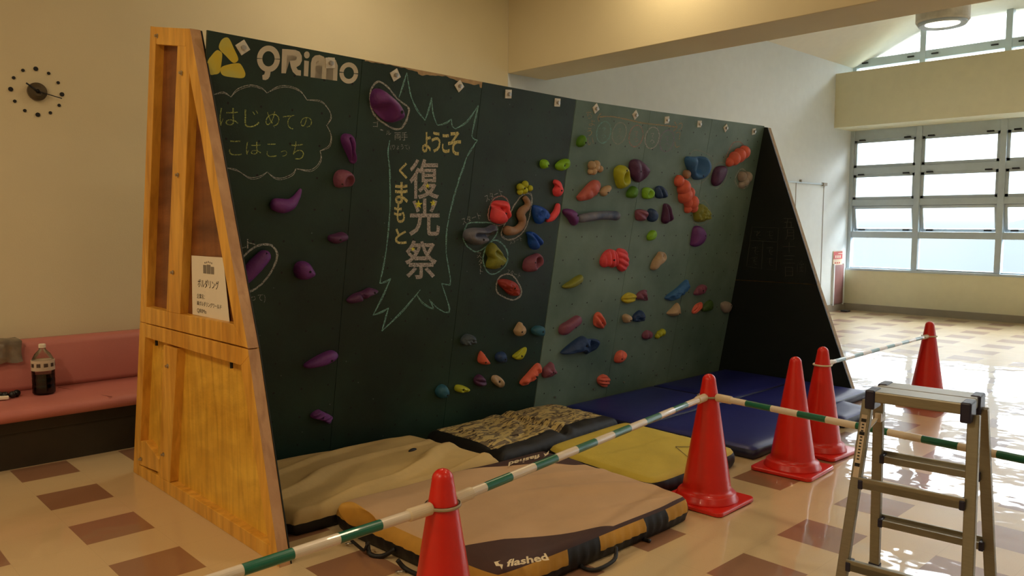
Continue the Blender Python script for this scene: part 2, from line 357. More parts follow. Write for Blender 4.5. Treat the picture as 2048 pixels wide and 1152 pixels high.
def spline(p, n=6, closed=True):
    p = [Vector(q) for q in p]; k = len(p); out = []
    for i in range(k if closed else k-1):
        a, b, c, d = (p[(i-1) % k], p[i], p[(i+1) % k], p[(i+2) % k]) if closed else (p[max(i-1, 0)], p[i], p[i+1], p[min(i+2, k-1)])
        for j in range(n):
            t = j/n; out.append(.5*((2*b)+(c-a)*t+(2*a-5*b+4*c-d)*t*t+(3*b-a-3*c+d)*t**3))
    if not closed: out.append(p[-1])
    return out
_dg = {}
def glyphs(txt, off=0.0):
    """a string as a flat triangulated outline: vertices scaled to the unit box, faces"""
    k = (txt, off)
    if k in _dg: return _dg[k]
    cu = bpy.data.curves.new('lettering', 'FONT'); cu.body = txt; cu.offset = off; cu.resolution_u = 3
    o = bpy.data.objects.new('lettering', cu); S.collection.objects.link(o); bpy.context.view_layer.update()
    me = bpy.data.meshes.new_from_object(o.evaluated_get(bpy.context.evaluated_depsgraph_get()))
    vs = [v.co.copy() for v in me.vertices]; fs = [tuple(p.vertices) for p in me.polygons]
    bpy.data.objects.remove(o); bpy.data.curves.remove(cu); bpy.data.meshes.remove(me)
    x0 = min(v.x for v in vs); x1 = max(v.x for v in vs); y0 = min(v.y for v in vs); y1 = max(v.y for v in vs)
    _dg[k] = ([((v.x-x0)/(x1-x0 or 1), (v.y-y0)/(y1-y0 or 1)) for v in vs], fs); return _dg[k]
def write(bb, txt, quad, surf, off=0.0, mi=0):
    """quad = pixels of bottom-left, bottom-right, top-right, top-left of the writing; surf maps a pixel to the surface"""
    v, f = glyphs(txt, off); q = [Vector(p) for p in quad]
    pts = [q[0]*(1-a)*(1-b)+q[1]*a*(1-b)+q[2]*a*b+q[3]*(1-a)*b for a, b in v]
    bb.add([surf(p.x, p.y) for p in pts], f, mi)
def bx(x0, y0, x1, y1): return [(x0, y1), (x1, y1), (x1, y0), (x0, y0)]
def stroke(bb, pts, w, surf, n=4, closed=False, jit=0.0, mi=0, smooth=True):
    p = [Vector(q) for q in pts]
    if smooth: p = spline(p, n, closed)
    if closed: p.append(p[0])
    if jit: p = [q+Vector((random.uniform(-jit, jit), random.uniform(-jit, jit))) for q in p]
    a = []; b = []
    for i, q in enumerate(p):
        d = p[min(i+1, len(p)-1)]-p[max(i-1, 0)]
        if d.length < 1e-6: d = Vector((1, 0))
        nn = Vector((-d.y, d.x)).normalized()*(w*random.uniform(.8, 1.2)/2); a.append(q+nn); b.append(q-nn)
    k = len(p); bb.add([surf(q.x, q.y) for q in a+b], [(i, i+1, k+i+1, k+i) for i in range(k-1)], mi)
def ell(cx, cy, rx, ry, tilt=0, n=14):
    t = math.radians(tilt); return [(cx+rx*math.cos(a)*math.cos(t)-ry*math.sin(a)*math.sin(t), cy+rx*math.cos(a)*math.sin(t)+ry*math.sin(a)*math.cos(t)) for a in [2*PI*i/n for i in range(n)]]

# ================================================================ ROOM
WY = 6.1; WX = 13.95; YR = -5.0; XB = -4.0; CN = 4.1; CF = 4.76
struct(B().box((XB-.2, YR-.2, -.2), (WX+.3, WY+.2, 0)).build('floor', M['floor']))
struct(B().box((XB-.2, WY, 0), (5.75, WY+.2, 4.4)).build('wall_left', M['paint']))
struct(B().box((5.75, WY, 0), (WX+.3, WY+.2, 5.0)).build('wall_left_far', M['paint_white']))
struct(B().box((XB-.2, YR, 0), (XB, WY, 4.4)).build('wall_back', M['paint']))
struct(B().box((XB-.2, YR-.2, 0), (WX+.3, YR, 5.0)).build('wall_right', M['paint_white']))
struct(B().box((XB-.2, YR-.2, CN), (5.75, WY+.2, CN+.2)).build('ceiling', M['ceiling']))
bc = B()
yk = 4.86                                                # foot of the sloping ceiling is at 4.2 m on the wall
bc.prism([(6.3, WY, 4.2), (6.3, yk, CF), (6.3, yk, 5.0), (6.3, WY, 5.0)], (WX+.3-6.3, 0, 0))
bc.box((5.75, YR, CF), (WX+.3, yk, CF+.24))
struct(bc.build('ceiling_far', M['ceiling']))
struct(B().box((5.75, YR, 3.05), (6.32, WY, 4.76)).build('trim_1', M['paint'], bevel=.004))
bw = B(); bw.box((WX, YR, 0), (WX+.22, WY, .715)); struct(bw.build('wall_front', M['paint_sill']))
struct(B().box((WX-.01, YR, .7), (WX+.24, WY, .735)).build('trim_2', M['alu']))
bb = B(); bb.box((13.32, YR, 3.12), (WX+.24, WY, 4.02)); struct(bb.build('trim_3', M['paint_sill'], bevel=.004))
struct(B().box((WX-.02, YR, 0), (WX, WY-.002, .115)).build('baseboard_front', M['skirting']))
struct(B().box((7.2, WY-.02, 0), (WX-.02, WY, .115)).build('baseboard_left', M['skirting']))

# windows
muls = [6.085, 4.97, 3.74, 2.51, 1.28, .05, -1.18, -2.41, -3.64, -4.87]
def window(name, z0, z1, bands, top=None):
    w = thing(name, (WX, 0, z0), None, None); w['kind'] = 'structure'
    b = B()
    for i, y in enumerate(muls):
        zt = z1 if top is None else top(y)
        b.box((WX+.03, y-.045, z0), (WX+.16, y+.045, zt))
    for a, c in bands: b.box((WX+.05, YR, a), (WX+.15, 6.098, c))
    b.build('frame', M['alu'], w, bevel=.004)
    return w
w1 = window('window_1', .72, 3.12, ((.72, .76), (1.27, 1.38), (1.82, 1.93), (2.36, 2.48), (2.95, 3.12)))
def pane(w, ya, yb, za, zb, tilt=0, handles=True):
    """one sash: frame, glass and latches; tilt opens it outwards at the foot"""
    ang = math.radians(tilt); hz = zb
    def P(y, d, x): return (WX+.1+x*math.cos(ang)+d*math.sin(ang), y, hz-d*math.cos(ang)+x*math.sin(ang))
    s = B(); H = zb-za; t = .045
    for (y0, y1, d0, d1) in ((ya, ya-t, 0, H), (yb+t, yb, 0, H), (ya, yb, 0, t), (ya, yb, H-t, H)):
        s.add([P(y, d, x) for x in (-.03, .02) for y, d in ((y0, d0), (y1, d0), (y1, d1), (y0, d1))], [(0, 1, 2, 3), (7, 6, 5, 4), (0, 4, 5, 1), (1, 5, 6, 2), (2, 6, 7, 3), (3, 7, 4, 0)])
    so = s.build('sash', M['alu'], w)
    g = B(); g.add([P(y, d, 0) for y, d in ((ya, 0), (yb, 0), (yb, H), (ya, H))], [(0, 1, 2, 3)]); g.build('glass', M['glass'], so)
    if handles:
        h = B()
        for y in (ya-.14, yb+.14):
            d = H-.03 if tilt else .0
            p = Vector(P(y, d, -.05)); h.box(p-Vector((.02, .05, .012)), p+Vector((.02, .05, .012)))
        h.build('latch', M['black'], so)
for i in range(len(muls)-1):
    ya, yb = muls[i]-.045, muls[i+1]+.045
    for (za, zb, tl) in ((2.48, 2.95, 0), (1.93, 2.36, 0), (1.38, 1.82, 13)):
        pane(w1, ya, yb, za, zb, tl, i < 4)
    g = B(); g.add([(WX+.1, y, z) for y, z in ((ya, .76), (yb, .76), (yb, 1.27), (ya, 1.27))], [(0, 1, 2, 3)]); g.build('glass', M['glass'], w1)
def roof(y): return CF if y < yk else 4.2+(WY-y)/(WY-yk)*(CF-4.2)
w2 = window('window_2', 4.02, CF, ((4.19, 4.33), (4.02, 4.06)), roof)
for i in range(len(muls)-1):
    ya, yb = muls[i]-.045, muls[i+1]+.045
    pts = [(ya, 4.05), (yb, 4.05), (yb, roof(yb)+.01), (ya, roof(ya)+.01)]
    if yb < yk < ya: pts.insert(3, (yk, CF+.01))
    g = B(); g.add([(WX+.1, y, z) for y, z in pts], [tuple(range(len(pts)))]); g.build('glass', M['glass'], w2)
    if i < 4:
        h = B()
        for y in (ya-.14, yb+.14): h.box((WX+.02, y-.05, 4.25), (WX+.05, y+.05, 4.27))
        h.build('latch', M['black'], w2)

# flush door leaves on the far stretch of the wall
dr = thing('door_1', (12.4, WY, 0), None, None); dr['kind'] = 'structure'
B().box((10.6, WY-.006, .02), (13.0, WY-.001, 2.16)).build('leaf', M['paint_white'], dr)
b = B()
for x in (12.03, 13.0, 11.05): b.box((x-.006, WY-.012, .02), (x+.006, WY, 2.16))
b.build('joint', M['skirting'], dr)
b = B().box((10.6, WY-.025, 2.155), (13.03, WY, 2.175)); b.build('head_rail', M['alu'], dr)
b = B(); b.box((12.93, WY-.04, 2.14), (13.06, WY, 2.19)); b.box((12.15, WY-.03, 2.17), (12.18, WY, 2.21)); b.build('hinge', M['skirting'], dr)

# cabinet with signs at the wall corner
t = thing('extinguisher_cabinet', (13.6, WY, .1), 'narrow brown recessed cabinet on white wall near the window corner', 'cabinet')
B().box((13.47, WY-.03, .12), (13.82, WY-.001, .80)).build('door', M['signbrown'], t)
b = B()
for a in (((13.44, WY-.035, .1), (13.47, WY-.001, .82)), ((13.82, WY-.035, .1), (13.85, WY-.001, .82))): b.box(*a)
b.build('frame', M['paint_white'], t)
t = thing('wall_sign', (13.6, WY, .85), 'small red and cream notice above the brown cabinet near the window corner', 'sign')
B().box((13.44, WY-.012, .80), (13.80, WY-.001, 1.04)).build('plate', M['signcream'], t)
B().box((13.45, WY-.014, .90), (13.79, WY-.012, 1.03)).build('red_panel', M['signred'], t)
b = B(); qq = lambda x, y: on_y(x, y, WY-.016)
for i in range(3): b.box((13.51+i*.08, WY-.016, .92), (13.55+i*.08, WY-.014, .965), 0)
b.box((13.62, WY-.016, .99), (13.78, WY-.014, 1.0)); b.build('marks', M['paper'], t)
for i in range(3): B().box((13.5+i*.08, WY-.016, .82), (13.54+i*.08, WY-.014, .85)).build('printed_mark', M['signred'], t)
b = B(); b.box((13.5, 5.84, .0), (13.62, 5.96, .028)); tag(b.build('floor_socket', M['black'], origin=(13.56, 5.9, 0), bevel=.004), 'tiny dark floor socket near the far grey skirting', 'socket')

# drum lamp hanging beyond the beam
t = thing('ceiling_lamp_drum', (0, 0, 0), 'cream drum ceiling lamp with lit round lens before the upper windows', 'lamp')
lc = on_z(1885, 45, 4.06); lc.z = 3.98; t.location = (lc.x, lc.y, CF)
lx, ly = lc.x, lc.y
B().lathe([(.30, 4.06), (.31, 4.08), (.31, CF)], (lx, ly, 0), 40).build('housing', M['lampwhite'], t, smooth=False)
B().lathe([(.20, 4.045), (.27, 4.02), (.285, 4.04), (.285, 4.065)], (lx, ly, 0), 40).build('trim_ring', M['alu'], t)
B().lathe([(.01, 4.038), (.20, 4.040), (.20, 4.055)], (lx, ly, 0), 32).build('lens', M['glow'], t)
light('drum_lamp_light', 'AREA', (lx, ly, 4.0), 12, (1, .9, .75), .3)

# hill in the haze outside
b = B(); rows = []
for i in range(41):
    y = -60+i*3.2; h = 1.2+3.4*math.exp(-((y-2)/16)**2)+1.0*math.sin(y*.12)+.5*noise.noise(Vector((y*.15, 0, 0)))
    rows.append((y, h))
vv = []
for y, h in rows: vv += [(95, y, -12), (100, y, h), (112, y, h-1), (118, y, -12)]
b.add(vv, [(i*4+j, i*4+j+1, i*4+j+5, i*4+j+4) for i in range(40) for j in range(3)])
tag(b.build('hill', mat('hazy_hillside', (62, 66, 67), .9, noise_amt=.05, noise_scale=.05, spec=0), smooth=True), 'pale hazy hillside beyond the lower windows', 'hill')

# ================================================================ BENCH, CLOCK, SMALL THINGS
t = thing('wall_bench', (0, 5.7, 0), 'long pink vinyl wall bench with dark plinth under the clock', 'bench')
def sweep(name, prof, m_, x0=-3.9, x1=5.2, parent=t, smooth=True):
    b = B(); k = len(prof); nseg = 30; v = []
    for i in range(nseg+1):
        x = x0+(x1-x0)*i/nseg
        v += [(x, y, z) for y, z in prof]
    f = [(i*k+j, (i+1)*k+j, (i+1)*k+(j+1) % k, i*k+(j+1) % k) for i in range(nseg) for j in range(k)]+[tuple(range(k)), tuple(range(nseg*k, nseg*k+k))]
    b.add(v, f); return b.build(name, m_, parent, smooth=smooth)
sweep('seat', [(5.9, .3), (5.5, .3), (5.445, .305), (5.42, .32), (5.415, .345), (5.425, .368), (5.46, .383), (5.55, .392), (5.75, .402), (5.92, .408)], M['pink'])
sweep('backrest', [(5.93, .395), (5.905, .41), (5.90, .44), (5.95, .68), (5.965, .71), (5.995, .722), (6.04, .725), (6.095, .722), (6.095, .395)], M['pink'])
sweep('plinth', [(5.53, 0), (5.53, .22), (5.51, .225), (5.51, .3), (6.0, .3), (6.0, 0)], M['kick'], smooth=False)
b = B(); b.bar((1.62, 5.43, .382), (1.42, 5.86, .407), .003, .004); b.build('seam', mat('seam_thread', (150, 84, 74), .7), t)

# clock: separate markers on the wall
c0 = on_y(75, 183, WY-.02)
t = thing('wall_clock', (c0.x, WY, c0.z), 'wall clock of twelve loose black dots round a bronze disc', 'clock')
B().lathe([(.056, 0), (.06, .006), (.058, .022), (.03, .028)], (c0.x, WY-.002, c0.z), 40, ax=(0, -1, 0)).build('disc', M['clockface'], t, smooth=False)
Rc = .1465*1.03
for i in range(12):
    a = i*PI/6; big = i % 3 == 0
    B().lathe([(.0145 if big else .0105, 0), (.0145 if big else .0105, .004)], (c0.x+Rc*math.sin(a), WY-.001, c0.z+Rc*math.cos(a)), 20, ax=(0, -1, 0)).build('marker', M['black'], t)
for nm, dx, dz, ln, w in (('hour_hand', -.80, .55, .082, .010), ('minute_hand', .97, -.22, .145, .006)):
    d = Vector((dx, 0, dz)).normalized(); b = B(); b.bar(Vector((c0.x, WY-.034, c0.z))-d*.02, Vector((c0.x, WY-.034, c0.z))+d*ln, w, .003, d.cross(Vector((0, 1, 0)))); b.ball((c0.x, WY-.034, c0.z), .013)
    b.build(nm, M['black'], t)

# bottle
bp = on_z(90, 770, .405); bx0, by0 = bp.x, 5.74
bp = on_y(88, 776, by0); bx0 = bp.x
t = thing('liquor_bottle', (bx0, by0, .402), 'large clear plastic bottle with dark liquid and cream label on the pink bench', 'bottle')
c = (bx0, by0, .402)
B().lathe([(.055, .0), (.066, .01), (.066, .06), (.064, .065), (.066, .07), (.066, .1), (.064, .105), (.066, .11), (.066, .2), (.062, .225), (.045, .26), (.022, .285), (.019, .29), (.019, .3)], c, 36).build('body', M['pet'], t, smooth=True)
B().lathe([(.052, .003), (.063, .012), (.063, .132), (.06, .133)], c, 32).build('liquid', M['liquid'], t, smooth=False)
B().lathe([(.0675, .155), (.0675, .225-.005)], c, 40).build('label', M['labelpaper'], t, smooth=False)
b = B()
for k in range(-3, 5):
    a0 = -2.35+k*.62
    for j in range(4):
        aa = [a0+j*.09, a0+j*.09+.075]; b.add([(c[0]+.0682*math.cos(q), c[1]+.0682*math.sin(q), c[2]+z) for q, z in ((aa[0], .178), (aa[1], .178), (aa[1], .202), (aa[0], .202))], [(0, 1, 2, 3)])
b.build('label_print', mat('label_print_brown', (70, 50, 40), .7), t)
B().lathe([(.021, .298), (.021, .318), (.018, .322)], c, 24).build('cap', M['paper'], t)

# crumpled film bag over the backrest, small black and white pouch on the seat
b = B(); n1, n2 = 22, 12; vv = []
for i in range(n1):
    for j in range(n2):
        x = .60+.63*i/(n1-1); q = j/(n2-1)
        y, z = (6.06-.14*q/.35, .735) if q < .35 else (5.925-.02*(q-.35), .735-.14*(q-.35)/.65)
        p = Vector((x, y, z)); nn = noise.noise(p*14)*.022+noise.noise(p*35)*.01
        vv.append((x+noise.noise(p*9)*.03, y-abs(nn)-.004-(q > .35)*.004, z+abs(nn)*.6+(.0 if q > .35 else .004)+noise.noise(Vector((x*18, 0, 3)))*.02*q))
b.add(vv, [(i*n2+j, (i+1)*n2+j, (i+1)*n2+j+1, i*n2+j+1) for i in range(n1-1) for j in range(n2-1)])
tag(b.build('plastic_bag', M['bagfilm'], smooth=True, origin=(1.0, 6.0, .74)), 'crumpled grey plastic film draped over the bench backrest', 'bag')
t = thing('pouch', (1.0, 5.74, .402), 'small black and white pouch on the bench seat beyond the bottle', 'pouch')
pp = on_y(2, 795, 5.74)
t.location = (pp.x, 5.74, .402)
b = B()
for k in range(5): b.ball((pp.x-.03+.03*k+random.uniform(-.01, .01), 5.74+random.uniform(-.02, .02), .425+random.uniform(-.003, .012)), .022)
b.build('body', M['black'], t, smooth=True)
B().prism([(pp.x-.08, 5.70, .404), (pp.x+.03, 5.675, .404), (pp.x+.035, 5.70, .404), (pp.x-.06, 5.74, .404)], (0, 0, .022)).build('strap', M['paper'], t, bevel=.006)

# ================================================================ CLIMBING WALL
XL, XT = 1.588, .052
wall = thing('climbing_wall', (4.3, 4.3, 0), 'leaning dark green bouldering wall with timber side frames', 'climbing wall')
seams = [1.640, 2.515, 3.41, 4.305, 5.18, 6.06, 6.945]
tops = [2.425, 2.411, 2.396, 2.383, 2.391, 2.405, 2.420]
def bpt(x, z, off=0.0): return Vector((x, BY+TN*(BZ-z), z))+BN*off
for i in range(6):
    x0, x1 = seams[i]+.0015, seams[i+1]-.0015
    if i == 2: x1 -= .003
    if i == 3: x0 += .003
    pts = [bpt(x0, .0), bpt(x1, .0), bpt(x1, tops[i+1]), bpt(x0, tops[i])]
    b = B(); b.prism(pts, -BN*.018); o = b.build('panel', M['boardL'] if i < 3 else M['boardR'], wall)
    o.location = (0, 0, 0); o.matrix_parent_inverse = full(wall).inverted()
    me = o.data
    for v in me.vertices: v.co = full(wall) @ v.co
# chipped paint along the top edge of the second and third panel
b = B(); xs = [2.56+i*.02 for i in range(45)]
top_at = lambda x: tops[1]+(tops[2]-tops[1])*(x-2.515)/.895 if x < 3.41 else tops[2]
n_ = 110; xs = [2.53+i*(3.408-2.53)/n_ for i in range(n_+1)]
dep = [max(.0, .006+.020*noise.noise(Vector((x*5, 0, 0)))+.010*noise.noise(Vector((x*22, 0, 0)))+(.012 if x > 2.9 else .0)+(.02 if x > 3.39 else 0)) for x in xs]
b.add([bpt(x, top_at(x)-h, .0012) for x, h in zip(xs, dep)]+[bpt(x, top_at(x)+.0005, .0012) for x in xs], [(i, i+1, n_+2+i, n_+1+i) for i in range(n_)])
b.build('chipped_edge', M['ply_pale'], wall)
# bolt plates near the top edge and little bolts near the foot
for k, (px, py) in enumerate([(485, 95), (660, 126), (790, 150), (918, 172), (1016, 188), (1114, 205), (1191, 217), (1270, 230), (1333, 240), (1398, 248), (1451, 256), (1507, 263)]):
    p = on_b(px, py); a = math.radians([38, 8, 35, 45, 5, 3, 42, 45, 10, 5, 45, 12][k]); r = .028
    ux = Vector((1, 0, 0))*math.cos(a)+BU*math.sin(a); uy = BU*math.cos(a)-Vector((1, 0, 0))*math.sin(a)
    b = B(); b.prism([p+(ux*i+uy*j)*r for i, j in ((-1, -1), (1, -1), (1, 1), (-1, 1))], BN*.006); o = b.build('bolt_plate', M['plate'], wall, bevel=.002)
    B().lathe([(.013, .005), (.013, .022), (.007, .023)], p, 6, ax=BN).build('bolt', M['screw'], o)
for px, py in [(1109, 797), (1187, 781), (1247, 767), (1312, 752), (1364, 740), (1420, 727)]:
    B().lathe([(.008, 0), (.008, .012)], on_b(px, py-3), 8, ax=BN).build('foot_bolt', M['screw'], wall)

# timber side frame facing the camera
def side(name, pts, m_, depth=XT, x=XL, push=0.0, label=None):
    b = B(); P = [on_x(px, py, x) for px, py in pts]; P = [Vector((x+push, p.y, max(p.z, 0.0))) for p in P]
    b.prism(P, (depth-push, 0, 0)); return b.build(name, m_, frame, bevel=.003)
frame = thing('side_frame', (XL, 4.2, 0), None, None); frame.parent = wall; frame.matrix_parent_inverse = Matrix(); frame.location = Vector((XL, 4.2, 0))-wall.location
for a in ('label', 'category'):
    if a in frame: del frame[a]
side('back_stile', [(300.5, 52), (311.7, 54), (292, 615), (291, 645.8), (279.5, 643.4)], M['timber'])
side('back_stile', [(279.5, 644), (291, 646.6), (277, 953), (266.5, 950)], M['timber'])
side('top_rail', [(311.7, 53.5), (365.4, 56.5), (372.5, 93), (312, 88.6)], M['timber'])
side('middle_post', [(354, 88), (379, 92), (376, 210), (370, 359), (358.6, 628), (331.7, 623)], M['timber'], push=.002)
side('front_stile', [(365.5, 56.6), (379.5, 57), (495.5, 697), (488, 694.5), (468, 651), (437.8, 479), (412.8, 340), (400, 262), (381.7, 168)], M['timber'])
side('middle_rail', [(292, 613.6), (331.7, 622.8), (465.6, 648.4), (489, 694.8), (279.5, 643.2)], M['timber'], push=.0015)
side('middle_rail', [(279.5, 645), (495.7, 699.5), (497, 712), (481, 731), (289.5, 674.5), (279, 672)], M['timber'], push=.0015)
side('middle_post', [(327, 690), (353.8, 697.5), (339, 965), (317.5, 953)], M['timber'])
side('middle_post', [(317, 700), (327.5, 700), (317.5, 953), (308, 948)], M['ply'], push=.018)
side('corner_block', [(279.6, 882), (289, 882), (316, 919), (316, 945), (277, 929)], M['timber'], push=.004)
side('bottom_rail', [(277, 930), (317.5, 953), (339, 965.5), (541, 1093), (559, 1149), (266.5, 950)], M['timber'], push=.0015)
side('front_stile', [(481, 731.5), (497.4, 712), (559, 1149), (541, 1093), (534.5, 1073)], M['timber'])
# plywood behind the frame, dark in the upper bay and pale in the lower
def sheet(name, pts, m_, x, th):
    b = B(); P = [on_x(px, py, XL) for px, py in pts]; b.prism([Vector((x, p.y, max(p.z, 0))) for p in P], (th, 0, 0)); return b.build(name, m_, frame)
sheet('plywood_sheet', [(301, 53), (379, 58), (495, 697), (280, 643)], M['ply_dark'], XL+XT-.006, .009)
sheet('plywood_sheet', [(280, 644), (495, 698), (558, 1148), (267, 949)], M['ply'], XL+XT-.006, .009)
sheet('board_lining', [(301, 53), (379.5, 57.5), (495.5, 698), (559, 1149), (267, 949), (279.5, 644)], M['side_inner'], XL+XT+.003, .006)
# bare edge strips on the room side of the front stiles
for a, c in (((379.5, 57), (495.6, 697)), ((495.8, 699.5), (559, 1149))):
    pa, pc = on_x(*a, XL), on_x(*c, XL); pc.z = max(pc.z, 0); b = B(); dd = Vector((0, -.004, 0))
    b.prism([pa, pa+Vector((XT-.002, 0, 0)), pc+Vector((XT-.002, 0, 0)), pc], dd); b.build('edge_strip', M['timber_edge'], frame)
for px, py in ((315, 72), (363.5, 146), (356, 350), (346, 545), (336, 732), (327.5, 909), (282, 918)):
    p = on_x(px, py, XL); B().lathe([(.012, 0), (.012, .004), (.007, .005), (.007, .014)], (XL, p.y, p.z), 8, ax=(-1, 0, 0)).build('bolt', M['screw'], frame)
for px, py in ((313, 684), (463, 728)):
    p = on_x(px, py, XL+.03); B().lathe([(.008, -.01), (.008, .02)], p, 8, ax=(0, 0, -1)).build('bolt', M['holedark'], frame)

# far side panel
XR = 6.945
P = [on_x(px, py, XR) for px, py in ((1535, 255), (1634, 569), (1700, 768))]
d = (P[2]-P[1]); P[2] = P[1]+d*(P[1].z/-d.z)
fr2 = thing('far_side_frame', (XR, 4.2, 0), None, None); fr2.parent = wall; fr2.location = Vector((XR, 4.2, 0))-wall.location
bk = Vector((XR, 4.45, P[0].z+.12)); bf = Vector((XR, 4.95, 0)); bm_ = Vector((XR, 4.95-.5*P[1].z/2.54, P[1].z))
up = [P[0], P[1], bm_, bk]; lo = [P[1]-Vector((0, 0, .004)), P[2], bf, bm_-Vector((0, 0, .004))]
for q in (up, lo):
    b = B(); b.prism(q, (.012, 0, 0)); b.build('board_lining', M['side_inner'], fr2)
for a, c, w in ((P[0], P[1], .05), (P[1], P[2], .05), (bk, bf, .05)):
    b = B(); inn = Vector((0, w if w and a is not bk else -w, 0)); b.prism([a, c, c+inn, a+inn], (.05, 0, 0)); o = b.build('front_stile' if a is not bk else 'back_stile', M['ply_pale'], fr2)
    for v in o.data.vertices: v.co.x += .0125
for z0, z1 in ((.0, .09), (P[1].z-.1, P[1].z), ):
    b = B(); b.box((XR+.0125, 3.3, z0), (XR+.06, 4.8, z1)); b.build('rail', M['timber'], fr2)

# ---- painted logo
lp = lambda x, y: on_b(400+x*.16602, 60+y*.16602, .0012)
def poly(bb, pts, surf, smooth=True, n=5):
    p = spline(pts, n) if smooth else [Vector(q) for q in pts]
    bmm = bmesh.new(); vs = [bmm.verts.new((q[0], q[1], 0)) for q in p]; bmm.faces.new(vs); bmesh.ops.triangulate(bmm, faces=bmm.faces[:])
    bmm.verts.index_update(); bb.add([surf(v.co.x, v.co.y) for v in bmm.verts], [tuple(v.index for v in f.verts) for f in bmm.faces]); bmm.free()
b = B()
for q in ([(310, 90), (355, 110), (410, 225), (460, 340), (440, 385), (390, 390), (300, 300), (240, 240), (228, 190), (260, 120)],
          [(200, 245), (240, 255), (268, 300), (245, 480), (225, 522), (180, 535), (120, 530), (90, 390), (145, 300)],
          [(262, 445), (360, 412), (460, 400), (500, 425), (543, 510), (540, 560), (500, 580), (400, 572), (285, 550), (246, 500)]): poly(b, q, lp)
b.build('yellow_logo', M['lime_logo'], wall)
b = B()
def ringpart(c, R, r, a0, a1, n=24):
    o = [(c[0]+R[0]*math.cos(a0+(a1-a0)*i/n), c[1]+R[1]*math.sin(a0+(a1-a0)*i/n)) for i in range(n+1)]
    q = [(c[0]+r[0]*math.cos(a0+(a1-a0)*i/n), c[1]+r[1]*math.sin(a0+(a1-a0)*i/n)) for i in range(n+1)]
    b.add([lp(*p) for p in o+q], [(i, i+1, n+2+i, n+1+i) for i in range(n)])
for s_ in (0, 1): ringpart((825, 347), (138, 160), (74, 92), s_*PI+.03+.03, s_*PI+PI-.03+.03)
poly(b, [(785, 495), (850, 508), (840, 560), (820, 590), (790, 604), (755, 598), (750, 545), (775, 535)], lp, False)
poly(b, [(990, 228), (1060, 232), (1150, 240), (1200, 262), (1226, 310), (1228, 370), (1205, 420), (1160, 450), (1180, 480), (1217, 487), (1215, 552), (1160, 545), (1118, 505), (1095, 450), (1080, 368), (1140, 372), (1168, 350), (1165, 325), (1145, 310), (1050, 300), (1035, 522), (980, 520)], lp, False)
poly(b, ell(1287, 300, 34, 42), lp); poly(b, [(1256, 366), (1312, 376), (1302, 560), (1250, 552)], lp, False)
poly(b, [(1332, 570), (1336, 400), (1352, 340), (1385, 308), (1440, 300), (1490, 322), (1510, 345), (1545, 328), (1590, 330), (1635, 362), (1660, 430), (1652, 612), (1600, 606), (1606, 440), (1590, 400), (1560, 385), (1535, 405), (1526, 450), (1518, 594), (1466, 588), (1472, 430), (1455, 385), (1430, 370), (1402, 385), (1392, 430), (1384, 576)], lp, False)
for s_ in (0, 1): ringpart((1792, 518), (113, 128), (62, 72), s_*PI+.05+.08, s_*PI+PI-.05+.08)
b.build('white_lettering', M['logo_white'], wall)

# ---- chalk drawings
sb = lambda x, y: on_b(x, y, .0014)
b = B()
cloud = [[(428, 189), (447, 184), (462, 194)], [(462, 194), (475, 178), (500, 170), (522, 175), (534, 186)], [(534, 186), (556, 173), (578, 172), (600, 181), (614, 200)],
 [(614, 200), (640, 201), (655, 215), (662, 232), (655, 249)], [(653, 250), (660.5, 265), (662, 278), (657, 292), (640, 302)], [(640, 302), (642, 314), (635, 330), (619, 340), (593, 337.5)],
 [(592, 337), (585, 347), (566, 355.5), (549, 354.6), (534.5, 344)], [(534.5, 344), (518, 352.7), (499, 354.6), (480, 344)], [(480, 344), (470, 338), (453, 336)]]
for q in cloud:
    stroke(b, q, 1.3, sb, 5); mid = (q[0][0]+q[-1][0])/2
    stroke(b, [(x+(1.2 if 0 < i < len(q)-1 else 0), y+(3 if 0 < i < len(q)-1 else 0)) for i, (x, y) in enumerate(q)], 1, sb, 5)
b.build('chalk_cloud', M['ck_white'], wall)
b = B(); T = -.012
for ch, x0, y0, x1, y1 in (('は', 439, 216, 477, 251), ('じ', 489, 219, 519, 255), ('め', 531, 222, 559, 253), ('て', 566, 230, 589, 259), ('の', 601, 234, 624, 255),
                           ('こ', 458, 281, 483, 311), ('は', 492, 284, 522, 309), ('こ', 533, 287, 553, 314), ('っ', 561, 301, 574, 313), ('ち', 583, 283, 608, 319)):
    write(b, ch, bx(x0, y0, x1, y1), sb, T)
b.build('chalk_writing', M['ck_green'], wall)
b = B(); A = lambda *p: [(640+x*.22571, 100+y*.22571) for x, y in p]; Q = lambda *p: [(640+x*.29506, 340+y*.29506) for x, y in p]
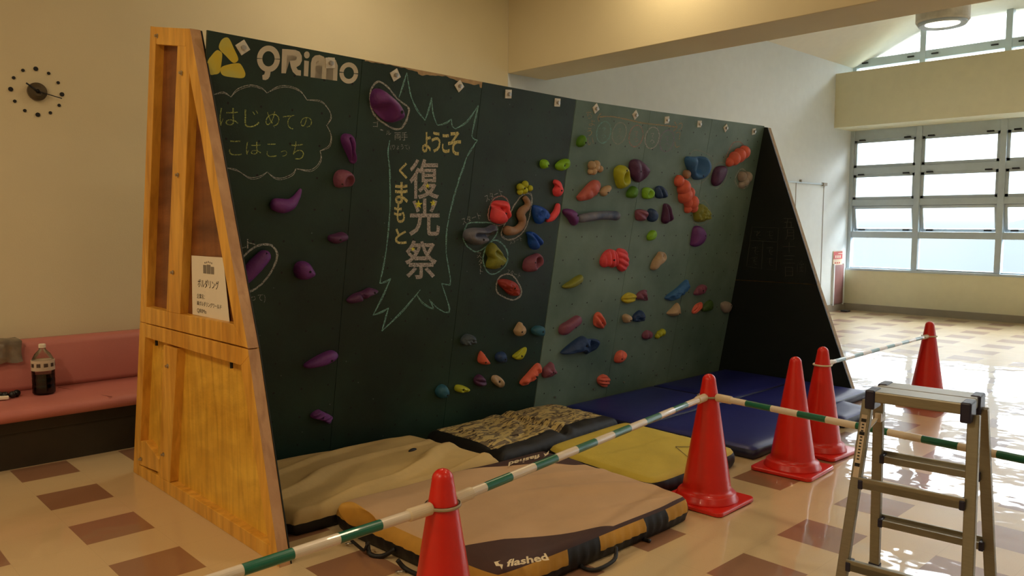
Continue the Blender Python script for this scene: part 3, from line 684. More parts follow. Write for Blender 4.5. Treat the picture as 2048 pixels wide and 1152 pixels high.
ban = [A((700, 420), (735, 300), (770, 200)), A((770, 200), (800, 390), (860, 520), (930, 625)), A((930, 625), (965, 510), (988, 420)), A((988, 420), (1000, 560), (1040, 668)), A((1040, 668), (1110, 645), (1165, 612)),
       A((1165, 612), (1170, 670), (1200, 700)), A((1200, 700), (1300, 630), (1405, 490)), A((1405, 490), (1370, 620), (1345, 760)), A((1345, 760), (1360, 785), (1395, 800)), A((1395, 800), (1330, 890), (1300, 950)), A((1300, 950), (1260, 1060), (1225, 1152)),
       Q((965, 0), (900, 200), (862, 400), (855, 560)), Q((855, 560), (868, 650), (885, 740)), Q((885, 740), (875, 775), (825, 770)), Q((825, 770), (850, 850), (878, 930), (872, 960), (845, 965)), Q((845, 965), (790, 930), (740, 878)), Q((740, 878), (765, 935), (700, 900), (655, 845)),
       Q((680, 812), (560, 950), (420, 1092)), Q((420, 1092), (440, 1010), (465, 935)), Q((465, 935), (415, 960), (360, 985)), Q((360, 985), (420, 860), (480, 735)), Q((480, 735), (440, 755), (405, 770)), Q((405, 770), (430, 640), (450, 540)), Q((450, 540), (465, 370), (478, 200), (470, 0)), A((625, 1140), (610, 1000), (605, 900), (618, 800))]
for q in ban:
    stroke(b, q, 1.7, sb, 5); q2 = [(x-1.5+3*(i % 2), y+2) for i, (x, y) in enumerate(q)]; q2[0] = q[0]; q2[-1] = q[-1]; stroke(b, q2, 1.1, sb, 5)
b.build('chalk_banner', M['ck_teal'], wall)
b = B()
for ch, x0, y0, x1, y1 in (('よ', 844, 264, 862, 305), ('う', 863, 263, 881, 305), ('こ', 884, 268, 899, 306), ('そ', 896, 263, 922, 311), ('く', 798, 325, 815, 358), ('ま', 790, 364, 816, 408), ('も', 788, 408, 810, 446), ('と', 790, 457, 813, 488)):
    write(b, ch, bx(x0, y0, x1, y1), sb, .022)
b.build('yellow_chalk_writing', M['ck_yellow'], wall)
b = B()
for ch, x0, y0, x1, y1 in (('復', 819, 318, 878, 398), ('光', 818, 397, 880, 472), ('祭', 810, 481, 874, 558)): write(b, ch, bx(x0, y0, x1, y1), sb, .014)
b.build('white_chalk_writing', M['ck_grey'], wall)
b = B()
for cx, cy, r in ((837, 409, 9.5), (866, 406, 7.5), (826, 498, 5.5), (855, 372, 6)):
    p = [(cx+r*(1 if i % 2 == 0 else .42)*math.sin(i*PI/5)*.9, cy-r*(1 if i % 2 == 0 else .42)*math.cos(i*PI/5)) for i in range(10)]; poly(b, p, lambda x, y: on_b(x, y, .002), False)
b.build('chalk_star', M['ck_star'], wall)
b = B()
def start(p0, p1, h, txt='スタート'):
    p0, p1 = Vector(p0), Vector(p1); d = (p1-p0).normalized(); up_ = Vector((d.y, -d.x))*h*.9+Vector((0, -h*.1)); write(b, txt, [p0, p1, p1+up_, p0+up_], sb, -.012)
start((973, 404), (1007, 389), 14); start((926, 450), (963, 437), 14); start((1020, 489), (1045, 481), 9); start((1012, 548), (1039, 557), 11)
for ch, q in (('ス', (954, 505, 963, 516)), ('タ', (957, 518, 965, 530)), ('ト', (960, 538, 967, 548)), ('ト', (494, 478, 511, 497)), ('って)', (502, 589, 531, 605)), ('ゴ', (746, 242, 757, 254)), ('ル', (772, 261, 782, 270)), ('両', (789, 265, 802, 280)), ('手', (803, 264, 815, 281)), ('(りょうて)', (781, 289, 819, 301)), ('ル', (1490, 365, 1497, 375))):
    write(b, ch, bx(*q), sb, -.008)
stroke(b, [(760, 259), (767, 261)], 2, sb); stroke(b, [(961, 531), (962, 537)], 1.2, sb); stroke(b, [(481, 497), (492, 494)], 1.5, sb)
b.build('small_chalk_writing', M['ck_white'], wall)
# chalk rings round the marked holds
P1 = lambda *p: [(480+x*.19096, 240+y*.19096) for x, y in p]; P2 = lambda *p: [(480+x*.19096, 440+y*.19096) for x, y in p]
P3 = lambda *p: [(560+x*.17361, 680+y*.17361) for x, y in p]; P4 = lambda *p: [(900+x*.12155, 340+y*.12155) for x, y in p]
P5 = lambda *p: [(900+x*.15625, 440+y*.15625) for x, y in p]; CC = lambda *p: [(1040+x*.24414, 200+y*.24414) for x, y in p]
DD = lambda *p: [(1040+x*.24414, 440+y*.24414) for x, y in p]; EE = lambda *p: [(840+x*.24414, 600+y*.24414) for x, y in p]
def ring(bb, pts, w=1.6, closed=True, j=.5):
    stroke(bb, pts, w, sb, 5, closed, j); c = Vector((sum(p[0] for p in pts)/len(pts), sum(p[1] for p in pts)/len(pts)))
    stroke(bb, [tuple(c+(Vector(p)-c)*1.035) for p in pts], w*.8, sb, 5, closed, j)
b = B()
ring(b, A((530, 285), (600, 330), (680, 430), (760, 490), (785, 540), (745, 660), (680, 700), (570, 650), (480, 570), (450, 480), (450, 370), (490, 300)), 2.4)
ring(b, P2((20, 400), (120, 310), (220, 262), (330, 270), (385, 350), (370, 450), (300, 580), (200, 690), (100, 750)), 3, False)
ring(b, P4((860, 1080), (860, 980), (960, 790), (1060, 580), (1180, 430), (1300, 390), (1345, 460), (1330, 620), (1290, 820), (1220, 990), (1090, 1110), (950, 1140)), 1.6)
ring(b, P5((740, 695), (820, 730), (900, 860), (905, 960), (810, 1020), (700, 990), (610, 930), (595, 840), (640, 730)), 2)
ring(b, CC((1810, 565), (1860, 600), (1880, 680), (1830, 725), (1780, 700), (1765, 640)), 1.2)
b.build('chalk_ring', M['ck_white'], wall)
b = B()
ring(b, P5((200, 100), (250, 40), (380, 35), (520, 40), (600, 90), (590, 190), (500, 300), (400, 380), (320, 400), (230, 340), (175, 240)), 1.6)
ring(b, P5((570, 260), (680, 320), (735, 430), (720, 560), (640, 650), (560, 690), (490, 670), (440, 580), (425, 480), (470, 350)), 1.6)
b.build('chalk_ring', M['ck_teal'], wall)
b = B(); ring(b, P4((690, 860), (630, 780), (650, 620), (720, 480), (840, 430), (930, 480), (975, 590)), 2, False); ring(b, P4((700, 890), (800, 915), (900, 880)), 1.6, False)
ring(b, CC((1690, 470), (1740, 360), (1800, 345), (1850, 400)), 1.6, False)
b.build('chalk_ring', M['ck_pink'], wall)
b = B(); ring(b, CC((1400, 440), (1480, 420), (1570, 480), (1570, 590), (1510, 660), (1440, 690), (1400, 640)), 1.2); ring(b, CC((1620, 520), (1700, 540), (1690, 640), (1650, 700), (1600, 720), (1575, 640)), 1.2)
ring(b, CC((1500, 825), (1550, 880), (1560, 960), (1500, 1020), (1430, 1005), (1430, 900)), 1.4)
b.build('chalk_ring', M['ck_faint'], wall)
for cx, cy, mm in ((1207.4, 264.7, 'ck_tealf'), (1238.5, 266.5, 'ck_faint'), (1272, 272, 'ck_pink'), (1304.4, 275.7, 'ck_white'), (1333.7, 281.8, 'ck_lav')):
    b = B(); ring(b, ell(cx, cy, 13.5, 21.5, 12), 1.5); 
    stroke(b, [(cx-3, cy-8), (cx+3, cy-9), (cx, cy-2), (cx+3, cy)], 1, sb); stroke(b, [(cx-4, cy+8), (cx, cy+4), (cx+4, cy+9), (cx-1, cy+11)], 1, sb)
    b.build('chalk_circle', M[mm], wall)
b = B(); stroke(b, [(1198, 234), (1222, 233), (1250, 238), (1285, 246), (1320, 250), (1354, 254)], 2.4, sb); stroke(b, [(1203, 226), (1196, 234), (1198, 243)], 1.8, sb); stroke(b, [(1349, 243), (1354, 254), (1347, 262)], 1.8, sb)
for ch, q in (('ち', (1173, 222, 1184, 237)), ('ょ', (1178, 239, 1190, 252)), ('う', (1175, 256, 1184, 272)), ('い', (1175, 274, 1187, 291))): write(b, ch, bx(*q), sb, -.005)
stroke(b, [(1356, 250), (1363, 246), (1364, 255), (1358, 260)], 1.5, sb); stroke(b, [(1352, 266), (1360, 265), (1358, 280)], 1.5, sb); stroke(b, [(1350, 284), (1352, 294), (1360, 292)], 1.5, sb)
b.build('chalk_arrow', M['ck_tan'], wall)
# writing on the far side panel
sx = lambda x, y: on_x(x, y, XR-.0015)
b = B()
for ch, q in (('五', (1566, 436, 1588, 456)), ('月', (1570, 459, 1588, 480)), ('十', (1566, 484, 1591, 504)), ('三', (1566, 511, 1590, 527)), ('日', (1570, 534, 1586, 553)), ('(金)', (1594, 520, 1612, 548))): write(b, ch, bx(*q), sx, -.01)
for q in ([(1504, 454), (1557, 456), (1552, 541), (1493, 533), (1504, 454)], [(1500, 481), (1555, 484)], [(1526, 482), (1523, 538)]): stroke(b, q, 1.1, sx, smooth=False)
for x, y in ((1515, 470), (1540, 470), (1540, 502), (1540, 524), (1511, 502), (1509, 522)):   # illegible scribbles in the ruled box
    stroke(b, [(x-7, y-6), (x+6, y-7), (x-2, y), (x+7, y+1)], 1, sx); stroke(b, [(x, y-8), (x-1, y+4), (x+5, y+7)], 1, sx)
b.build('chalk_writing', M['ck_side'], fr2)

# paper notice leaning inside the side frame
PX = XL+.035
t = thing('paper_notice', (PX, 3.9, 1.02), 'white printed paper notice propped in the timber side frame', 'notice')
g = lambda x, y, o=0: on_x(x, y, PX-o)
q = [g(385, 628.5), g(459, 643.5), g(446, 515), g(383, 511)]
b = B(); b.prism(q, (.0012, 0, 0)); b.build('sheet', M['paper'], t)
# A4 sheet axes taken from its left edge and foot
def pg(u, v):
    a = q[3]+(q[0]-q[3])*v; return Vector((PX-.0008, a.y+(q[1].y-q[0].y)*u, a.z+(q[1].z-q[0].z)*u))
def pwrite(bb, txt, x0, y0, x1, y1, off=0.0):
    v, f = glyphs(txt, off); bb.add([pg(x0+(x1-x0)*a, y1+(y0-y1)*c_) for a, c_ in v], f)
for q5 in (('ボルダリング', .17, .38, .74, .52, .004), ('企業名：', .14, .63, .36, .71), ('㈱ボルダリングワールド', .14, .75, .80, .83, .002), ('QIRIMo', .14, .88, .40, .96)):
    b = B(); pwrite(b, *q5); b.build('printed_text', M['ink'], t)
b = B()
def prect(u0, v0, u1, v1): b.add([pg(u0, v0), pg(u1, v0), pg(u1, v1), pg(u0, v1)], [(0, 1, 2, 3)])
for u, w_, h0 in ((.33, .09, .14), (.43, .10, .13), (.54, .08, .16)): prect(u, h0, u+w_, .28)
for k in range(5): prect(.37+k*.045, .075+abs(k-2)*.008, .395+k*.045, .10+abs(k-2)*.008)
b.build('printed_emblem', M['greyink'], t)

# ================================================================ HOLDS
HM = {}
def hmat(key, c, c2=None, rough=.55):
    HM[key] = mat('hold_'+key, c, rough, col2=c2, noise_amt=.12, noise_scale=9, bump=.25, bscale=70)
hmat('purple', (112, 50, 130)); hmat('dark purple', (84, 40, 84)); hmat('mauve', (140, 80, 104)); hmat('pink', (250, 82, 92)); hmat('salmon', (240, 112, 88)); hmat('dusty pink', (200, 104, 96))
hmat('lime', (132, 192, 36)); hmat('green', (84, 140, 30)); hmat('yellow green', (186, 192, 38)); hmat('olive', (140, 144, 50)); hmat('dark green', (62, 96, 36)); hmat('yellow', (205, 190, 44))
hmat('blue', (20, 84, 190)); hmat('steel blue', (54, 112, 172)); hmat('dark blue', (34, 66, 116)); hmat('teal', (40, 100, 124)); hmat('beige', (196, 168, 134)); hmat('grey', (172, 160, 148))
hmat('blue grey', (58, 76, 110), (130, 130, 140)); hmat('brown beige', (160, 124, 96)); hmat('dark red', (170, 58, 52)); hmat('slate', (70, 84, 96))
GR = 'climbing holds bolted to the green board'
def to_ab(p): return Vector((p.x, (p-Vector((0, BY+TN*BZ, 0))).dot(BU)))
def from_ab(a, b_, h): return Vector((a, BY+TN*BZ, 0))+BU*b_+BN*h
def finish(b, key, label, org, bolts):
    o = b.build('climbing_hold', HM[key], smooth=True, origin=org); tag(o, label, 'climbing hold', GR)
    for p, r in bolts:
        q = B(); q.lathe([(r, -.02), (r, .0012), (r*.55, .002)], p, 10, ax=BN); q.build('bolt', M['holedark'], o)
    return o
def dome(label, key, pts, h, bolt=None, pocket=None, ridge=None, lump=0, p=.55, crease=None, br=.007):
    pl = [to_ab(on_b(x, y, h*.35)) for x, y in pts]; pl = spline(pl, 5); c = sum(pl, Vector((0, 0)))/len(pl); size = sum((q-c).length for q in pl)/len(pl)
    h = min(h, size*1.15); K = 12; verts = []; n = len(pl)
    pk = [(to_ab(on_b(x, y, h*.5)), r*size, dp) for (x, y), r, dp in (pocket or [])]
    cz = [(to_ab(on_b(*a_, h*.5)), to_ab(on_b(*b_, h*.5))) for a_, b_ in (crease or [])]
    seed = Vector((c.x*3.1, c.y*2.7, 0))
    def height(q, s):
        z = h*(1-(1-s)**2.2)**p
        z = z*.92+.08*h*(s > 0)
        e_ = min(1, s*4)
        if lump: z += h*lump*e_*noise.noise(Vector((q.x*28, q.y*28, 0))+seed)+h*lump*.5*e_*noise.noise(Vector((q.x*60, q.y*60, 4))+seed)
        if ridge: z -= h*ridge[2]*e_*(.5+.5*math.cos(((q-c).x*math.cos(ridge[0])+(q-c).y*math.sin(ridge[0]))*2*PI/(size*ridge[1])+2*noise.noise(Vector((q.x*8, q.y*8, 0)))))**2
        for pc, r, dp in pk:
            d = (q-pc).length/r
            z -= h*dp*math.exp(-d**4)
        for a_, b_ in cz:
            ab = b_-a_; tt = max(0, min(1, (q-a_).dot(ab)/ab.dot(ab))); d = (q-a_-ab*tt).length; z -= h*.5*math.exp(-(d/(size*.16))**2)
        return max(z, .003)
    for q in pl: verts.append(from_ab(q.x, q.y, -.001))
    for j in range(K):
        s = j/K
        for q in pl:
            w = c+(q-c)*(1-s)**.8 if j else q
            verts.append(from_ab(w.x, w.y, height(w, s+.03)))
    verts.append(from_ab(c.x, c.y, height(c, 1)))
    f = [(j*n+i, j*n+(i+1) % n, (j+1)*n+(i+1) % n, (j+1)*n+i) for j in range(K) for i in range(n)]+[(K*n+i, K*n+(i+1) % n, len(verts)-1) for i in range(n)]
    b = B(); b.add(verts, f); bl = []
    if bolt:
        q = to_ab(on_b(*bolt, h*.7)); best = min(verts[n:], key=lambda v: (to_ab(v)-q).length); hh = (best-from_ab(to_ab(best).x, to_ab(best).y, 0)).dot(BN)
        bl = [(from_ab(q.x, q.y, hh+.001), br)]
    return finish(b, key, label, from_ab(c.x, c.y, 0), bl)
def worm(label, key, pts, up_=.6, bolt=None, br=.008):
    P_ = []; R_ = []
    for x, y, r in pts:
        p0 = on_b(x, y, 0); rr = (on_b(x+r, y)-on_b(x-r, y)).length/2*.62+(on_b(x, y+r)-on_b(x, y-r)).length/2*.38
        P_.append(on_b(x, y, rr*up_)); R_.append(rr)
    S_ = spline(P_, 5, False); k = len(S_); rad = []
    for i in range(k):
        f_ = i/5; a = int(min(f_, len(R_)-1)); c_ = min(a+1, len(R_)-1); rad.append(R_[a]+(R_[c_]-R_[a])*(f_-a))
    d0 = (S_[0]-S_[1]).normalized(); d1 = (S_[-1]-S_[-2]).normalized()
    cap0 = [(S_[0]+d0*rad[0]*t_, rad[0]*math.sqrt(max(0, 1-t_*t_))) for t_ in (.97, .8, .5)]; cap1 = [(S_[-1]+d1*rad[-1]*t_, rad[-1]*math.sqrt(max(0, 1-t_*t_))) for t_ in (.5, .8, .97)]
    pts_ = [c_[0] for c_ in cap0]+S_+[c_[0] for c_ in cap1]; rr = [c_[1] for c_ in cap0]+rad+[c_[1] for c_ in cap1]
    b = B(); b.tube(pts_, rr, 16); o0 = sum(P_, Vector())/len(P_)
    bl = []
    if bolt: rb = sum(R_)/len(R_); bl = [(on_b(*bolt, rb*(up_+.85)), br)]
    return finish(b, key, label, o0, bl)
def balls(label, key, pts, up_=.45, bolt=None, br=.007):
    b = B(); o0 = Vector()
    for x, y, r in pts:
        rr = (on_b(x+r, y)-on_b(x-r, y)).length/2*.55+(on_b(x, y+r)-on_b(x, y-r)).length/2*.45; p0 = on_b(x, y, rr*up_); o0 += p0/len(pts)
        b.ball(p0, rr, (Vector((rr, 0, 0)), BU*rr, BN*rr), 18)
    return finish(b, key, label, o0, [(on_b(*bolt, .03), br)] if bolt else [])

dome('big purple goal hold ringed in white chalk under the second bolt plate', 'purple', A((540, 345), (620, 400), (700, 480), (742, 560), (735, 610), (640, 645), (570, 610), (490, 520), (470, 430), (495, 360)), .10, A((705, 547))[0], [(A((560, 570))[0], .6, .75)], br=.01)
dome('upright purple pinch with a split groove beside the cloud drawing', 'purple', P1((1120, 145), (1180, 165), (1195, 260), (1195, 330), (1215, 440), (1180, 455), (1140, 370), (1085, 250), (1080, 180)), .07, None, crease=[(P1((1150, 200))[0], P1((1190, 430))[0])])
dome('round mauve jug with a dark pocket below the upright purple pinch', 'mauve', P1((1065, 530), (1130, 530), (1190, 570), (1212, 640), (1180, 700), (1100, 708), (1030, 708), (1005, 640), (1020, 570)), .09, P1((1062, 670))[0], [(P1((1140, 650))[0], .55, .95)], br=.004)
worm('purple horn hold curving up below the cloud drawing', 'purple', [(*P1((385, 890))[0], 13), (*P1((455, 900))[0], 14), (*P1((530, 880))[0], 11), (*P1((585, 820))[0], 7), (*P1((615, 770))[0], 5), (*P1((630, 735))[0], 3)], bolt=P1((455, 925))[0])
worm('thick purple bar hold ringed in chalk against the timber side frame', 'purple', [(*P2((-20, 660))[0], 12), (*P2((70, 580))[0], 14), (*P2((160, 480))[0], 15), (*P2((250, 385))[0], 13)], bolt=P2((285, 350))[0], br=.003)
dome('small dark red purple hold right of the chalk ringed bar by the first seam', 'dark purple', P2((940, 170), (1000, 150), (1080, 130), (1130, 160), (1125, 205), (1060, 235), (1000, 250), (940, 220)), .05, P2((1040, 205))[0])
dome('round purple dome hold with one bolt in the middle of the first panel', 'purple', P2((650, 440), (720, 450), (765, 510), (790, 565), (760, 600), (680, 630), (610, 610), (580, 540), (600, 470)), .07, P2((718, 535))[0])
dome('fish shaped purple hold just outside the lower chalk banner', 'dark purple', P2((1130, 840), (1200, 780), (1290, 750), (1360, 715), (1440, 735), (1445, 755), (1380, 785), (1310, 830), (1250, 860), (1160, 875)), .05, P2((1405, 762))[0], crease=[(P2((1270, 760))[0], P2((1300, 830))[0])])
dome('smooth long purple hold low on the first panel', 'purple', P3((290, 290), (420, 200), (560, 135), (630, 130), (672, 170), (655, 215), (580, 265), (480, 305), (320, 330)), .05, P3((585, 232))[0])
dome('ribbed purple hold lowest on the first panel above the tan mat', 'purple', P3((380, 850), (450, 810), (500, 830), (600, 880), (605, 920), (570, 965), (480, 930), (400, 910), (360, 890)), .045, P3((500, 890))[0], ridge=(1.9, .45, .5))
balls('yellow green clover hold above the beige wavy hold', 'yellow green', [(*P4((1235, 235))[0], 6), (*P4((1315, 300))[0], 5.2), (*P4((1150, 280))[0], 6), (*P4((1150, 360))[0], 5.2), (*P4((1225, 335))[0], 6), (*P4((1190, 290))[0], 5)], bolt=P4((1232, 303))[0])
dome('pink folded start hold in a pink chalk ring', 'pink', P4((770, 515), (930, 515), (975, 570), (975, 640), (1005, 730), (990, 790), (930, 860), (830, 890), (740, 870), (695, 800), (705, 700), (720, 640), (715, 580)), .07, P4((912, 718))[0], crease=[(P4((740, 590))[0], P4((880, 640))[0]), (P4((880, 640))[0], P4((960, 800))[0])])
worm('beige wavy S shaped hold in a long white chalk ring', 'brown beige', [(*P4((1235, 465))[0], 4.5), (*P4((1275, 530))[0], 5), (*P4((1260, 610))[0], 5.6), (*P4((1190, 670))[0], 7), (*P4((1160, 740))[0], 7.4), (*P4((1190, 830))[0], 6.6), (*P4((1160, 930))[0], 6.4), (*P4((1060, 1000))[0], 6.6), (*P4((945, 995))[0], 8)], bolt=P4((1215, 728))[0])
dome('large blue grey jug in a teal chalk ring below the pink start hold', 'blue grey', P5((230, 140), (330, 110), (480, 110), (570, 72), (598, 100), (580, 180), (500, 240), (420, 300), (330, 325), (260, 290), (205, 230)), .10, P5((405, 245))[0], [(P5((520, 205))[0], .35, .5)], crease=[(P5((330, 190))[0], P5((560, 190))[0])])
dome('yellow green start hold in a teal chalk ring', 'olive', P5((560, 295), (610, 345), (650, 390), (722, 500), (700, 560), (610, 625), (500, 620), (490, 560), (510, 490), (480, 420), (500, 340)), .07, P5((648, 580))[0], crease=[(P5((580, 410))[0], P5((700, 490))[0])], br=.009)
dome('dark red knobbly start hold in a white chalk ring', 'dark red', P5((640, 770), (750, 765), (850, 810), (890, 880), (885, 940), (820, 975), (760, 950), (700, 890), (640, 830)), .055, P5((805, 865))[0], lump=.5)
dome('bright blue grooved hold below the pink crescent hold', 'blue', P5((1000, 170), (1060, 155), (1110, 180), (1185, 260), (1180, 310), (1140, 340), (1110, 380), (1060, 375), (1025, 310), (1020, 240)), .065, None, crease=[(P5((1070, 190))[0], P5((1150, 320))[0])])
dome('mauve tube jug left of the middle seam below the bright blue hold', 'mauve', P5((1080, 455), (1150, 435), (1190, 490), (1185, 560), (1130, 620), (1060, 660), (990, 665), (960, 620), (975, 530), (1010, 490)), .08, P5((1070, 540))[0], [(P5((1125, 545))[0], .5, .95)], br=.005)
dome('dark blue lobed hold touching the pink crescent hold', 'blue', P4((1390, 590), (1500, 600), (1600, 660), (1640, 740), (1600, 810), (1520, 810), (1500, 885), (1440, 880), (1400, 800), (1375, 700)), .06, None, [(P4((1480, 720))[0], .35, .4)], lump=.15)
worm('pink crescent hold left of the middle seam', 'pink', [(*CC((308, 868))[0], 4.4), (*CC((297, 915))[0], 5.6), (*CC((262, 962))[0], 5.6), (*CC((228, 985))[0], 3.4)], .5, CC((298, 940))[0], .005)
dome('pink pear shaped hold above the pink crescent hold', 'pink', CC((295, 655), (325, 665), (338, 700), (350, 750), (325, 790), (290, 785), (280, 740), (297, 705), (283, 680)), .05, CC((330, 740))[0])
dome('small lime knob, left one of the lime pair by the middle seam', 'lime', CC((180, 500), (205, 487), (230, 500), (237, 540), (215, 560), (190, 562), (175, 535)), .05, CC((225, 535))[0])
dome('lime teardrop hold, right one of the lime pair by the middle seam', 'lime', CC((300, 535), (340, 495), (395, 483), (410, 510), (400, 550), (350, 580), (310, 570)), .045, CC((360, 537))[0], [(CC((362, 537))[0], .3, .3)])
dome('green hold on the seam left of the chalk circles', 'green', CC((500, 300), (525, 290), (540, 320), (530, 360), (500, 388), (475, 370), (480, 325)), .05, CC((528, 348))[0])
balls('small beige flower shaped hold below the first chalk circle', 'beige', [(*CC((585, 535))[0], 7), (*CC((625, 528))[0], 6.5), (*CC((655, 565))[0], 5.5), (*CC((600, 580))[0], 6.5), (*CC((575, 585))[0], 5), (*CC((618, 553))[0], 7)], .3, CC((618, 552))[0])
dome('long dusty pink hold below the beige flower hold', 'dusty pink', CC((490, 780), (560, 700), (610, 660), (650, 665), (660, 710), (640, 760), (580, 810), (500, 828), (478, 800)), .06, CC((632, 760))[0], ridge=(.8, .7, .18))
dome('small beige thumb hold touching the long dusty pink hold', 'beige', CC((665, 750), (690, 715), (735, 700), (748, 720), (720, 760), (690, 790), (668, 775)), .04, CC((712, 757))[0])
dome('yellow green jug with a deep pocket beside the big dark purple hold', 'yellow green', CC((795, 560), (840, 535), (885, 560), (898, 640), (895, 690), (850, 725), (815, 720), (790, 650), (785, 600)), .07, CC((867, 577))[0], [(CC((862, 632))[0], .42, .95)])
dome('angular dark purple hold on the seam below the fourth chalk circle', 'dark purple', CC((920, 500), (985, 492), (1060, 560), (1065, 590), (1020, 650), (970, 675), (915, 625), (905, 570)), .06, CC((980, 585))[0], ridge=(.3, 1.4, .25))
dome('small dark green hold below the yellow green jug', 'green', CC((920, 712), (950, 710), (962, 740), (945, 800), (890, 800), (885, 760)), .05)
dome('small lime ring hold between the dark green and blue small holds', 'lime', CC((1015, 730), (1060, 718), (1102, 750), (1090, 800), (1040, 812), (1010, 795)), .04, CC((1060, 770))[0], [(CC((1060, 768))[0], .4, .6)])
dome('small blue folded hold right of the lime ring hold', 'dark blue', CC((1120, 720), (1160, 705), (1200, 740), (1208, 790), (1180, 805), (1130, 805), (1112, 770)), .045, None, crease=[(CC((1150, 720))[0], CC((1175, 800))[0])])
dome('big steel blue ring jug in a faint chalk ring', 'steel blue', CC((1380, 470), (1450, 468), (1530, 470), (1562, 530), (1550, 590), (1510, 640), (1450, 655), (1420, 620), (1375, 530)), .085, CC((1500, 623))[0], [(CC((1478, 540))[0], .5, 1.0)])
dome('small brown beige knob left of the steel blue ring jug', 'brown beige', CC((1350, 580), (1385, 575), (1395, 610), (1370, 645), (1345, 630)), .04)
dome('smooth dark purple oval in chalk right of the steel blue ring jug', 'dark purple', CC((1620, 550), (1690, 545), (1690, 600), (1640, 690), (1600, 705), (1578, 670), (1590, 600)), .05)
balls('salmon bulbous hold highest on the last panel', 'salmon', [(*CC((1832, 428))[0], 9), (*CC((1790, 455))[0], 10), (*CC((1750, 480))[0], 9.5), (*CC((1715, 508))[0], 6.5)], .3, CC((1790, 478))[0])
balls('grey knotted hold in a chalk ring near the far side panel', 'grey', [(*CC((1815, 625))[0], 7), (*CC((1858, 632))[0], 7.6), (*CC((1835, 665))[0], 7), (*CC((1815, 690))[0], 5.5)], .3, CC((1870, 640))[0])
balls('long salmon hold made of stacked bubbles', 'salmon', [(*CC((1298, 662))[0], 8.5), (*CC((1335, 715))[0], 11.5), (*CC((1388, 758))[0], 8), (*CC((1345, 780))[0], 12), (*CC((1405, 838))[0], 10.5), (*CC((1372, 890))[0], 6.5), (*CC((1422, 885))[0], 6.5), (*CC((1375, 840))[0], 8)], .2, CC((1365, 785))[0])
dome('mossy olive hold in a chalk ring at the foot of the salmon bubbles', 'olive', CC((1440, 880), (1500, 855), (1560, 920), (1550, 970), (1490, 1000), (1440, 985)), .06, CC((1545, 950))[0], lump=.5)
dome('tall purple oval hold below the mossy olive hold', 'purple', DD((1410, 180), (1430, 70), (1470, 50), (1510, 75), (1527, 130), (1500, 190), (1450, 220), (1410, 210)), .055, DD((1512, 128))[0])
dome('dark purple wedge hold at the left end of the long blue grey bar', 'purple', CC((370, 900), (420, 895), (465, 925), (475, 1000), (440, 1030), (400, 970), (365, 930)), .06, CC((462, 945))[0])
worm('long horizontal blue grey bar hold right of the middle seam', 'blue grey', [(*CC((495, 970))[0], 6.5), (*CC((560, 960))[0], 6.8), (*CC((640, 948))[0], 6.5), (*CC((720, 945))[0], 6.5), (*CC((785, 950))[0], 7)], .9, CC((728, 945))[0])
dome('mauve barrel hold touching a dark blue hold right of the bar', 'mauve', CC((965, 905), (1010, 898), (1045, 915), (1040, 970), (1010, 990), (965, 985), (955, 940)), .055, ridge=(1.2, .9, .3))
dome('dark blue hold between the mauve barrel and the thin purple hold', 'dark blue', CC((1060, 905), (1095, 893), (1123, 925), (1115, 980), (1085, 1000), (1055, 980)), .055)
dome('thin upright dark purple hold left of the salmon bubbles', 'dark purple', CC((1190, 855), (1225, 860), (1240, 920), (1255, 975), (1225, 1000), (1190, 1015), (1170, 985), (1180, 910)), .055, None, crease=[(CC((1210, 870))[0], CC((1225, 990))[0])])
dome('small bright green bean hold alone below the mauve barrel', 'lime', DD((1080, 90), (1110, 88), (1118, 120), (1095, 160), (1055, 168), (1050, 130)), .04)
dome('pink ribbed wing hold, left half of the pink pair', 'pink', DD((750, 242), (790, 260), (805, 330), (795, 375), (755, 392), (730, 378), (690, 390), (668, 360), (675, 310), (710, 260)), .06, DD((762, 325))[0], ridge=(.3, .55, .3))
dome('pink ribbed leaf hold, right half of the pink pair', 'pink', DD((820, 235), (870, 250), (890, 310), (885, 380), (845, 425), (810, 400), (795, 340), (795, 270)), .055, None, ridge=(1.3, .5, .25))
dome('pale beige bone shaped hold right of the pink pair', 'beige', DD((1150, 262), (1190, 270), (1200, 310), (1170, 350), (1130, 380), (1105, 412), (1080, 400), (1095, 340), (1130, 290)), .05, DD((1175, 298))[0], [(DD((1175, 298))[0], .3, .4)])
dome('slim olive crescent hold right of the middle seam', 'olive', DD((510, 452), (518, 485), (490, 520), (430, 555), (375, 562), (358, 545), (420, 500), (470, 465)), .05, DD((493, 516))[0])
dome('yellow ribbed shell hold touching a mauve star hold', 'yellow', DD((850, 630), (900, 597), (950, 615), (950, 645), (920, 675), (880, 685), (845, 665)), .05, None, ridge=(1.5, .6, .4))
dome('mauve star shaped hold right of the yellow shell hold', 'mauve', DD((955, 640), (985, 590), (1040, 575), (1035, 615), (1048, 660), (1000, 655)), .045, DD((1020, 640))[0], ridge=(.9, .9, .35))
dome('rough steel blue slab hold slanting on the last panel', 'steel blue', DD((1370, 490), (1390, 530), (1390, 560), (1330, 610), (1260, 662), (1200, 650), (1210, 620), (1290, 560)), .045, lump=.45)
dome('mauve swirl hold right of the steel blue slab', 'mauve', DD((1430, 610), (1460, 550), (1500, 530), (1530, 545), (1520, 590), (1480, 615)), .04, DD((1503, 578))[0], ridge=(.4, .8, .4))
dome('beige triangular wedge hold under the steel blue slab', 'beige', DD((1297, 680), (1305, 715), (1310, 750), (1305, 775), (1260, 790), (1215, 770), (1255, 725)), .06, DD((1297, 765))[0], p=.9)
